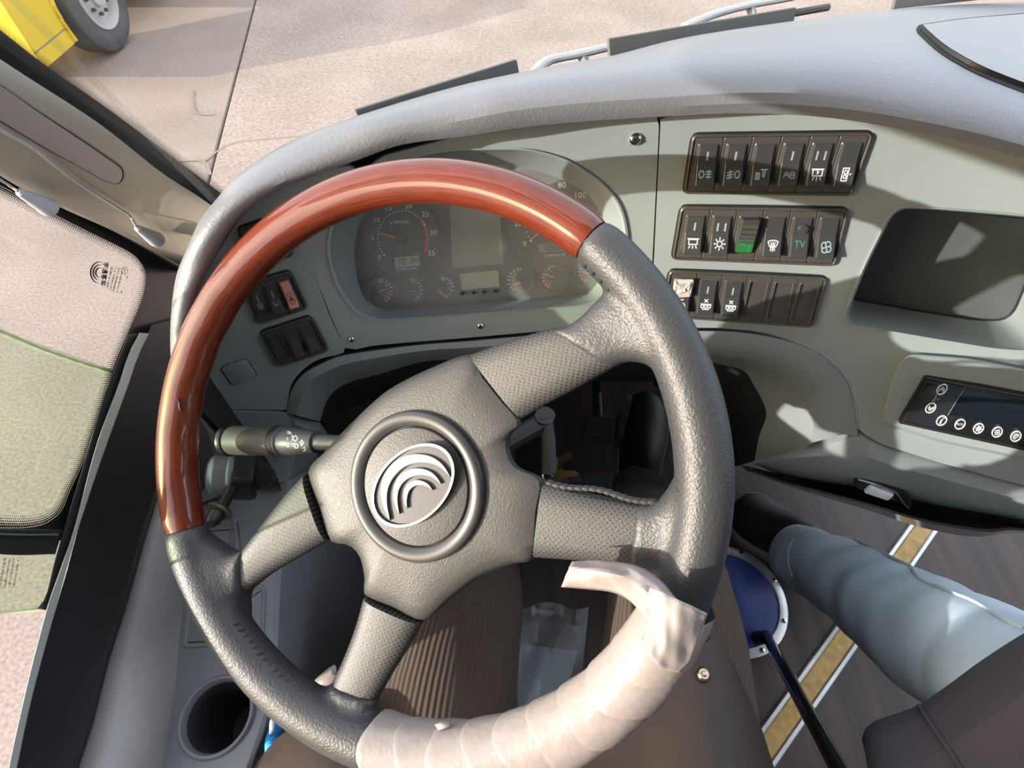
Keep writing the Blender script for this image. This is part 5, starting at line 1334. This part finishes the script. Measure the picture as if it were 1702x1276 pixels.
strip([(590, 182), (857, 98), (862, 124), (598, 199)], 'dark grey strip standing on the dash edge above the wheel top, nearest the pillar')
strip([(1010, 64), (1321, 12), (1317, 37), (1012, 95)], 'dark grey strip standing on the dash edge above the switch rows')
strip([(1490, -14), (1780, -40), (1775, -16), (1482, 15)], 'dark strip on the dash edge at the far right, beside the dash lid')
def wiper(pts, label, blade):
    t = thing('wiper', label, 'wiper', loc=Zp(*pts[len(pts)//2], .83))
    P = [Zp(x_, y_, .83)+V((0, .03, -.01)) for x_, y_ in pts]
    mb = MB(); mb.add(*tube(rs(P, 24), .007, 10, sy=.6)); mb.build('wiper_arm', WIP, t)
    B_ = [Zp(x_, y_, .82)+V((0, .03, -.02)) for x_, y_ in blade]
    mb = MB(); mb.add(*tube(B_, .005, 8)); mb.build('wiper_blade', mat('wiper_rubber', (.05, .05, .05), .6), t)
    m_ = P[len(P)//2]; mb = MB(); mb.add(*tube([m_, m_+V((.02, -.01, -.03))], .006, 8)); mb.build('wiper_clip', WIP, t)
wiper([(888, 128), (905, 110), (925, 101), (970, 92), (1012, 82), (1060, 72)], 'light grey wiper arm outside the glass between the two long strips', [(915, 116), (1010, 96), (1100, 78)])
wiper([(1150, 45), (1200, 24), (1260, 8), (1320, -3), (1360, -12)], 'grey wiper arm outside the glass behind the strip above the switches', [(1180, 40), (1330, 10), (1400, -2)])
def pull(a, b, cordpts, label):
    t = thing('blind_pull', label, 'blind pull', group='blind cord pulls on the left pillar')
    pa = hit(PT, *a, .010) or W(*a, .02); pb = hit(PT, *b, .011) or W(*b, .022)
    ax = pb-pa; L = ax.length; ax.normalize(); s1 = ax.cross((CAM-pa).normalized()).normalized(); s2 = s1.cross(ax); R = []
    for u, r_ in ((0, .0015), (.04, .0032), (.2, .0042), (.6, .0064), (.88, .0078), (.97, .0072), (1, .005)): R.append([pa+ax*L*u+(s1*math.cos(k)+s2*math.sin(k))*r_ for k in [2*math.pi*i/18 for i in range(18)]])
    t.location = pa; mk('pull_knob', *loft(R, True, True)[:2], PULL, t)
    C = [hit(PT, *p, .003) or W(*p, .015) for p in cordpts]+[pa]
    mb = MB(); mb.add(*tube(rs(C, 40), .0011, 6)); mb.build('cord', mat('grey_cord', (.33, .33, .36), .7), t)
pull((226, 361), (264, 383), [(-60, 170), (0, 212), (53, 242), (80, 263), (133, 302), (197, 341), (215, 353)], 'lilac grey blind pull hanging on the pillar, nearer the wheel')
pull((30, 318), (86, 347), [(-120, 235), (-40, 272), (0, 298), (20, 311)], 'lilac grey blind pull above the window corner at the far left')
# ================================================================== YELLOW VEHICLE OUTSIDE
yb_ = thing('yellow_lorry', 'yellow vehicle with a dusty truck wheel parked outside the windscreen', 'lorry', loc=(-4.2, 6.5, GROUND_Z))
yx = -4.15; wc = V((yx+.02, 6.30, GROUND_Z+.50))
arch_ = [(wc.y+.63*math.cos(a), wc.z+.63*math.sin(a)) for a in [math.pi*(1.10-1.2*i/24) for i in range(25)]]
prof = [(5.12, -1.06), (5.68, -1.06)]+arch_[1:-1]+[(6.93, -1.06), (9.5, -1.06), (9.5, -.50), (7.2, -.22), (5.4, -.22), (5.12, -.50)]
def yz(x_, pr): return [V((x_, a, b)) for a, b in pr]
n = len(prof); vs = yz(yx, prof)+yz(yx-2.2, prof)
mk('body', vs, [list(range(n))[::-1], [n+i for i in range(n)]]+[[i, (i+1) % n, n+(i+1) % n, n+i] for i in range(n)], YEL, yb_, smooth=False)
mb = MB(); mb.add(*tube([V((yx+.004, a, b)) for a, b in arch_], .022, 8)); mb.build('arch_lip', YEL, yb_)
mb = MB(); strokes(mb, lambda a, b, h=0: V((yx+.002, a, b)), [[(5.12, -.93), (5.66, -.93)]], .012, 0); mb.build('panel_seam', CRACK, yb_, smooth=False)
def wheel_lathe(name, prof_, m, par):
    R = []
    for r_, x_ in prof_: R.append([wc+V((x_, math.cos(2*math.pi*k/48)*r_, math.sin(2*math.pi*k/48)*r_)) for k in range(48)])
    return mk(name, *loft(R, True)[:2], m, par)
wheel_lathe('tyre', [(.29, -.25), (.40, -.27), (.48, -.25), (.50, -.20), (.50, -.03), (.485, .01), (.44, .035), (.36, .035), (.305, .015), (.29, -.02)], TYRE, yb_)
wr = wheel_lathe('wheel_rim', [(.305, .014), (.300, .03), (.285, .03), (.275, .0), (.26, -.05), (.20, -.03), (.14, 0), (.11, .0), (.105, .04), (.07, .05), (.0, .05)], WRIM, yb_)
for k in range(10):
    a = 2*math.pi*k/10; c = wc+V((-.012, math.cos(a)*.165, math.sin(a)*.165))
    R = [[c+V((x_, math.cos(q)*r_, math.sin(q)*r_)) for q in [i*math.pi/3 for i in range(6)]] for x_, r_ in ((0, .018), (.03, .017), (.034, .012))]
    mk('wheel_nut', *loft(R, True, True)[:2], TYRE, wr)
# ================================================================== FLOOR: EDGE STRIP, GEAR LEVER, PEDALS, KEYS, SHEET
A, B = Zp(1545, 862, 0), Zp(1268, 1250, 0); d = (B-A).normalized(); A = A-d*.35; B = B+d*.25; s_ = V((-d.y, d.x, 0))
Z_ = V((0, 0, 1)); es = thing('floor_edge_strip', 'gold ribbed edge strip in an aluminium channel, running diagonally over the floor', 'edge strip', loc=(A+B)/2)
def bar(name, w0, w1, h, m):
    L = (B-A).length; pl = [(w0, 0.0005), (w0, h*.7), (w0+.002, h), (w1-.002, h), (w1, h*.7), (w1, 0.0005)]
    R = [[A+d*L*t+s_*x_+Z_*y_ for x_, y_ in pl] for t in (0, .25, .5, .75, 1)]
    return mk(name, *loft(R, False, False)[:2], m, es, smooth=False)
W_ = .024
bar('gold_insert', -W_+.009, W_-.009, .005, GOLD); bar('aluminium_flange', -W_, -W_+.0095, .0075, ALU); bar('aluminium_flange', W_-.0095, W_, .0075, ALU)
gl_ = thing('gear_lever', 'thin black gear lever rising from a round blue floor plate with metal rim', 'gear lever', loc=Zp(1218, 994, 0))
gc = Zp(1216, 994, .012)
def disc(name, c, prof_, m, par, sy=1.0):
    R = [[c+V((math.cos(q)*r_, math.sin(q)*r_*sy, z)) for q in [2*math.pi*i/48 for i in range(48)]] for r_, z in prof_]
    return mk(name, *loft(R, True)[:2], m, par)
disc('metal_rim', gc, [(.106, -.0115), (.106, -.002), (.102, 0), (.090, .001), (.086, -.003), (.086, -.0115)], ALU, gl_, 1.0)
disc('blue_plate', gc, [(.089, -.002), (.07, .002), (.04, .006), (.02, .012), (.001, .014)], BLUE, gl_)
for k in range(8):
    a = 2*math.pi*k/8+.35; c = gc+V((math.cos(a)*.098, math.sin(a)*.098, .001)); disc('rivet', c, [(.0045, 0), (.004, .002), (.0005, .003)], CHR, gl_)
kn = Zp(1274, 1056, .045); tp = D(1400, 1290, .52); dirv = (tp-kn).normalized()
mb = MB(); mb.add(*tube([kn-dirv*.012, kn, kn.lerp(tp, .35), tp, tp+dirv*.10], lambda t: .0095 if t > .02 else .004, 14)); mb.build('lever_rod', GLOSS, gl_)
mb = MB(); mb.add(*tube([V((kn.x-.004, kn.y+.004, .004)), kn-V((0, 0, .012)), kn], lambda t: .013-.003*t, 14)); mb.build('lever_socket', BLK, gl_)
# pedals
def pedal(px_, py_, z, wd, ht, label, ribs, tilt=50):
    P = Zp(px_, py_, z); t = thing('pedal', label, 'pedal', loc=P); a = math.radians(tilt)
    mp = frame(P, V((1, 0, 0)), V((0, math.cos(a), math.sin(a))))
    mk('pedal_pad', *plate(mp, rpoly([(-wd/2, -ht/2), (wd/2, -ht/2), (wd/2, ht/2), (-wd/2, ht/2)], .008), -.008, .004, .002), mat('pedal_rubber', (.05, .042, .04), .7), t)
    for k in range(ribs):
        y_ = -ht/2+ht*(k+.7)/(ribs+.4); v, f = plate(mp, rpoly([(-wd*.44, y_-.0025), (wd*.44, y_-.0025), (wd*.44, y_+.0025), (-wd*.44, y_+.0025)], .002, 2), .003, .0065, .001); mk('pad_rib', v, f, MATS['pedal_rubber'], t)
    mb = MB(); mb.add(*tube([P-mp.n*.006, P-mp.n*.03+V((0, .06, .04)), P+V((0, .16, .20))], .010, 10)); mb.build('pedal_arm', BLK, t)
pedal(996, 716, .17, .062, .058, 'ribbed brake pedal pad seen through the wheel beside the driver shoe', 6)
mb = MB(); mb.add(*tube([Zp(1046, 660, .35), Zp(1035, 705, .2), Zp(1028, 738, .12)], .006, 8)); o = mb.build('linkage_rod', mat('rod_grey', (.2, .2, .2), .35, metal=.6)); tag(o, 'thin grey rod running down between the brake pedal and the shoe', 'rod')
# rubber mat under the pedals
fmv = [Zp(*p, .002) for p in ((930, 790), (1010, 786), (1060, 800), (1040, 900), (900, 900), (880, 830))]
tag(mk('rubber_mat', fmv+[p+V((0, 0, .006)) for p in fmv], [[6, 7, 8, 9, 10, 11]]+[[i, (i+1) % 6, 6+(i+1) % 6, 6+i] for i in range(6)], mat('dark_mat_rubber', (.035, .05, .048), .8, bump=1, bscale=60), smooth=False), 'dark rubber mat on the floor under the pedals', 'mat')
# keys
ky = thing('key_ring', 'ring with brass keys hanging by the column behind the wheel hub', 'keys', loc=D(906, 782, .545))
c = D(908, 782, .545); rd = ray(908, 782).normalized(); u = rd.cross(V((0, 0, 1))).normalized(); v2 = u.cross(rd)
mb = MB(); mb.add(*tube([c+(u*math.cos(q)*.45+v2*math.sin(q)+rd*.5*math.cos(q))*.0095 for q in [2*math.pi*k/20 for k in range(20)]], .0014, 8, closed=True)); mb.build('split_ring', CHR, ky)
def key(a, b, wd, m, dep):
    pa, pb = D(*a, dep), D(*b, dep-.005); ax = pb-pa; L = ax.length; mp = frame(pa, ax, rd.cross(ax))
    pl = [(0, -wd*.5), (L*.35, -wd*.8), (L*.42, -wd*.35), (L*.9, -wd*.3), (L, 0), (L*.9, wd*.3), (L*.42, wd*.35), (L*.35, wd*.8), (0, wd*.5)]
    mk('key', *plate(mp, rpoly(pl, .002, 2), -.001, .001, .0004), m, ky)
key((914, 774), (950, 754), .011, BRASS, .545); key((916, 788), (962, 787), .010, BRASS, .545); key((914, 790), (968, 797), .013, BLK, .55)
mb = MB(); mb.add(*tube([D(910, 790, .55), D(925, 798, .55), D(945, 800, .55)], lambda t: .009-.004*t, 10)); mb.build('key_fob', BLK, ky)
# clear bag with a paper on the floor between the feet
bg_ = thing('clear_bag', 'crumpled clear plastic bag over a pale blue sheet on the floor between the legs', 'plastic bag', loc=Zp(890, 1090, .01))
pp = [Zp(*p, .006) for p in ((826, 1066), (960, 1082), (925, 1215), (828, 1215))]
mk('paper_sheet', pp+[p+V((0, 0, .002)) for p in pp], [[4, 5, 6, 7], [0, 1, 5, 4], [1, 2, 6, 5], [2, 3, 7, 6], [3, 0, 4, 7]], mat('slate_blue_paper', (.26, .30, .34), .5), bg_, smooth=False)
rr_ = random.Random(3); R = []
for i in range(22):
    t = i/21; rw = []
    for k in range(22):
        u_ = k/21; x_ = 836+(960-836)*u_*(1+.15*(1-t)); y_ = 1006+ (1200-1006)*t+6*math.sin(u_*9)
        am = .020 if t < .12 else .006
        rw.append(Zp(x_, y_, .016+am*rr_.random()+.012*math.sin(u_*5+t*4)**2))
    R.append(rw)
mk('film', *loft(R)[:2], FILM, bg_, smooth=True)
for pts in ([(848, 1150), (856, 1138), (858, 1130), (862, 1148), (858, 1152)], [(868, 1160), (880, 1148), (888, 1132), (896, 1128), (900, 1140), (896, 1160), (884, 1164)], [(846, 1012), (870, 1009), (900, 1012), (925, 1016), (915, 1024), (880, 1018), (850, 1016)]):
    q = [Zp(*p, .045+.008*rr_.random()) for p in pts]; cc_ = sum(q, V())/len(q)+V((0, 0, .012))
    mk('film_fold', q+[cc_], [[i, (i+1) % len(q), len(q)] for i in range(len(q))], FILM, bg_, smooth=False)
# ================================================================== PEOPLE
def limb(mb, pts, n=40, seg=28, wr=0, seed=1, flat=1.0, endcap=True):
    q = rs([p[:3] for p in pts], n); rr2 = rs([(i, p[3]) for i, p in enumerate(pts)], 200, False)
    L = [0]
    for a, b in zip(pts, pts[1:]): L.append(L[-1]+(V(b[:3])-V(a[:3])).length)
    rnd = random.Random(seed); ph = [rnd.uniform(0, 6) for _ in range(6)]
    R = []
    for i, c in enumerate(q):
        s0 = L[-1]*i/(n-1); k = next((j for j in range(len(L)-1) if s0 <= L[j+1]+1e-9), len(L)-2)
        u = (s0-L[k])/max(1e-9, L[k+1]-L[k]); u = u*u*(3-2*u); r = pts[k][3]*(1-u)+pts[k+1][3]*u
        t = (q[min(n-1, i+1)]-q[max(0, i-1)]).normalized(); a = t.cross(V((0, .35, 1))).normalized(); b = a.cross(t)
        ring = []
        for j in range(seg):
            an = 2*math.pi*j/seg
            w_ = 1+wr*(math.sin(3*an+s0*38+ph[0])*.5+math.sin(2*an-s0*61+ph[1])*.5+.6*math.sin(s0*85+ph[2]+2*math.sin(an+ph[3])))
            ring.append(c+(a*math.cos(an)+b*math.sin(an)*flat)*r*w_)
        R.append(ring)
    v, f, uv = loft(R, True, endcap); mb.add(v, f, uv)
def shoe(name, heel, toe, wd, ht, parent, up=Z_):
    ax = (toe-heel); L = ax.length; ax.normalize(); sd = ax.cross(up).normalized(); u2 = sd.cross(ax); Rm = []; Rs = []
    prof_ = [(0, .55, .55), (.04, .72, .8), (.15, .80, 1.0), (.3, .82, 1.0), (.45, .88, .86), (.6, .98, .66), (.75, 1.0, .56), (.88, .88, .48), (.96, .62, .38), (1, .25, .2)]
    for t, w_, h in prof_:
        c = heel+ax*L*t; ring = []; rs2 = []
        for k in range(20):
            an = 2*math.pi*k/20; x_ = math.cos(an)*wd/2*w_; y_ = max(0, math.sin(an))*ht*h + .012
            ring.append(c+sd*x_+u2*y_)
        for x_, y_ in ((-1.14, 0), (1.14, 0), (1.14, .014), (1.10, .019), (-1.10, .019), (-1.14, .014)): rs2.append(c+sd*x_*wd/2*w_+u2*y_)
        Rm.append(ring); Rs.append(rs2)
    o = mk(name, *loft(Rm, True, True)[:2], SHOE, parent); mk('sole', *loft(Rs, True, True)[:2], SOLE, o); return o
drv = thing('person', 'seated driver in brown corduroy trousers and brown jacket, knees under the wheel', 'person', loc=(0, -.28, .45), group='people in the cab')
mb = MB()
limb(mb, [(.09, -.34, .44, .10), (.13, -.10, .465, .085), (.165, .08, .47, .078), (.185, .19, .445, .070), (.205, .275, .36, .061), (.235, .41, .19, .050), (.250, .475, .12, .052)], wr=.012, seed=4)
limb(mb, [(-.10, -.34, .44, .10), (-.085, -.10, .455, .085), (-.070, .06, .465, .074), (-.058, .145, .445, .068), (-.048, .215, .36, .061), (-.065, .35, .18, .052), (-.075, .405, .12, .054)], wr=.012, seed=9)
limb(mb, [(-.15, -.34, .46, .10), (0, -.36, .47, .12), (.15, -.34, .46, .10)], 12)
mb.build('trousers', CORD, drv)
shoe('shoe', V((.245, .445, .05)), V((.292, .70, .13)), .098, .085, drv, V((0, -.35, 1)))
shoe('shoe', V((-.072, .375, .0)), V((-.09, .66, .0)), .098, .085, drv)
# jacket: skirt over the lap joined to the back
fe = [(-.245, -.02, .49), (-.222, .030, .515), (-.185, .048, .533), (-.15, .05, .543), (-.115, .035, .547), (-.07, .006, .551), (0, .004, .551), (.06, .035, .552), (.11, .085, .556), (.15, .125, .558), (.178, .138, .556), (.196, .115, .548), (.214, .075, .535), (.232, .03, .51), (.238, -.02, .485)]
nA = 44; fe = rs(fe, nA); R = []
bk = [V((-.25+.5*i/(nA-1), -.30, .60)) for i in range(nA)]
R.append([p+V((0, .000, -.035)) for p in fe]); R.append([p+V((0, .006, -.012)) for p in fe])
for k in range(16):
    t = k/15; rw = []
    for i, (a, b) in enumerate(zip(fe, bk)):
        p = a.lerp(b, t); u_ = i/(nA-1)
        p.z += .006*math.sin(u_*17+t*3)*min(1, t*4)+.005*math.sin(u_*9-t*11)*min(1, t*3)+.010*math.sin(math.pi*min(1, t*1.2))
        rw.append(p)
    R.append(rw)
for z, sx, yy in ((.75, .22, -.26), (.95, .23, -.26), (1.02, .20, -.28)):
    R.append([V((sx*(-1+2*i/(nA-1)), yy-.06*math.cos(math.pi*(i/(nA-1)-.5))*-1*.6, z)) for i in range(nA)])
jk = mk('jacket', *loft(R)[:2], JACK, drv, thick=.004)
JB = BVHTree.FromPolygons(*BV['jacket'])
def snap(a, b):
    p = hit(JB, a, b, .001) or D(a, b, .475); h = JB.find_nearest(p); n_ = h[1] if h[1].dot(CAM-p) > 0 else -h[1]
    mp = frame(p, n_.orthogonal(), n_.cross(n_.orthogonal()))
    if mp.n.dot(n_) < 0: sg = -1
    else: sg = 1
    R = [[mp(*q, h_*sg) for q in circ(0, 0, r_, 20)] for r_, h_ in ((.0062, 0), (.0060, .003), (.0048, .0042), (.0042, .003), (.0028, .003), (.0022, .0045), (.0004, .005))]
    return mk('snap_button', *loft(R, True, True)[:2], mat('antique_nickel', (.45, .36, .30), .28, metal=1), drv)
snap(1168, 1122)
mb = MB(); q = [hit(JB, *p, .0012) for p in rs([(1135, 1096), (1150, 1082), (1166, 1070), (1180, 1058)], 12)]; q = [p for p in q if p]
for a, b in zip(q[::1], q[1:]):
    mb.add(*tube([a.lerp(b, .2), a.lerp(b, .8)], .0011, 5))
if mb.v: mb.build('seam_stitch', mat('dark_seam_thread', (.06, .04, .03), .7), drv)
# blue and white cloth at the driver's left hip
cl = thing('cloth_corner', 'bright blue and white cloth corner poking out between the console and the brown jacket', 'cloth', loc=Zp(452, 1220, .5))
mk('blue_band', *loft([[Zp(x_, y_, .505+.012*math.sin(i*.5)) for i, (x_, y_) in enumerate(rs(r, 12))] for r in ([(440, 1256), (444, 1225), (455, 1196)], [(450, 1252), (455, 1222), (463, 1196)], [(458, 1256), (464, 1226), (474, 1198)])])[:2], CLB, cl, thick=.003)
mk('white_band', *loft([[Zp(x_, y_, .515+.010*math.sin(i*.5)) for i, (x_, y_) in enumerate(rs(r, 12))] for r in ([(447, 1215), (452, 1195), (460, 1182)], [(455, 1212), (460, 1195), (470, 1184)])])[:2], CLW, cl, thick=.003)
# standing companion on the right
psg = thing('person', 'companion in blue jeans, dark jacket and black shoe standing right of the gear lever', 'person', loc=(.5, .3, 0), group='people in the cab')
psg['label'] = 'companion in blue jeans, dark jacket and black shoe at the lower right'
def pp(px_, py_, dep, r): P = D(px_, py_, dep); return (P.x, P.y, P.z, r)
mb = MB()
limb(mb, [pp(1326, 922, .975, .054), pp(1350, 934, .93, .058), pp(1430, 978, .81, .063), pp(1535, 1050, .665, .070), pp(1640, 1112, .565, .070), (.50, .04, .52, .078), (.60, -.16, .56, .09), (.68, -.36, .58, .11)], 110, 48, wr=.030, seed=12)
jn = mb.build('jeans', JEAN, psg)
JT = BVHTree.FromPolygons(*BV['jeans'])
def seamtube(pl, r_, nm, m):
    q = [hit(JT, *p, .0006) for p in rs(pl, 40)]; q = [p for p in q if p]
    mb = MB(); mb.add(*tube(q, r_, 6)); return mb.build(nm, m, psg)
seamtube([(1404, 893), (1440, 902), (1475, 912), (1505, 932), (1530, 962), (1570, 980), (1620, 1000), (1668, 1030), (1702, 1045)], .0024, 'side_seam', SEAM)
seamtube([(1318, 958), (1311, 938), (1311, 915), (1320, 895), (1338, 884), (1356, 878)], .0016, 'hem_seam', SEAM)
shoe('shoe', Zp(1352, 940, .0), Zp(1216, 842, .0), .118, .095, psg)
R = [[D(*p) for p in rs3] for rs3 in []]
def drow(px_, dep): return [D(x_, y_, dep(i/(len(px_)-1))) for i, (x_, y_) in enumerate(rs(px_, 30))]
r0 = [(1432, 1228), (1440, 1208), (1458, 1196), (1500, 1182), (1532, 1168), (1580, 1135), (1630, 1098), (1702, 1052), (1790, 1005), (1900, 950)]
r1 = [(1437, 1248), (1455, 1228), (1490, 1214), (1530, 1200), (1560, 1182), (1610, 1150), (1660, 1116), (1725, 1075), (1810, 1030), (1920, 970)]
r2 = [(1446, 1300), (1490, 1280), (1540, 1260), (1580, 1240), (1620, 1210), (1670, 1175), (1730, 1135), (1790, 1100), (1870, 1060), (1960, 1010)]
r3 = [(1470, 1420), (1540, 1400), (1600, 1380), (1660, 1350), (1710, 1310), (1760, 1270), (1820, 1230), (1880, 1190), (1960, 1140), (2050, 1080)]
R = [drow(r0, lambda t: .555-.02*t), drow(r0, lambda t: .525-.02*t), drow(r1, lambda t: .490-.02*t), drow(r2, lambda t: .462-.02*t), drow(r3, lambda t: .44-.02*t)]
tors = [V((.40+.55*t, -.10-.18*math.sin(math.pi*t)*-.4, .85)) for t in [i/29 for i in range(30)]]
R += [tors, [p+V((.02, -.05, .30)) for p in tors]]
mk('jacket', *loft(R)[:2], NAVY, psg, thick=.006)
NT = BVHTree.FromPolygons(*BV['jacket'])
q = [hit(NT, *p, .0008) for p in rs([(1528, 1174), (1555, 1215), (1580, 1250), (1605, 1290)], 24)]; q = [p for p in q if p]
if len(q) > 3:
    mb = MB(); mb.add(*tube(q, .0018, 6)); mb.build('jacket_seam', mat('dark_seam', (.05, .045, .055), .8), psg)
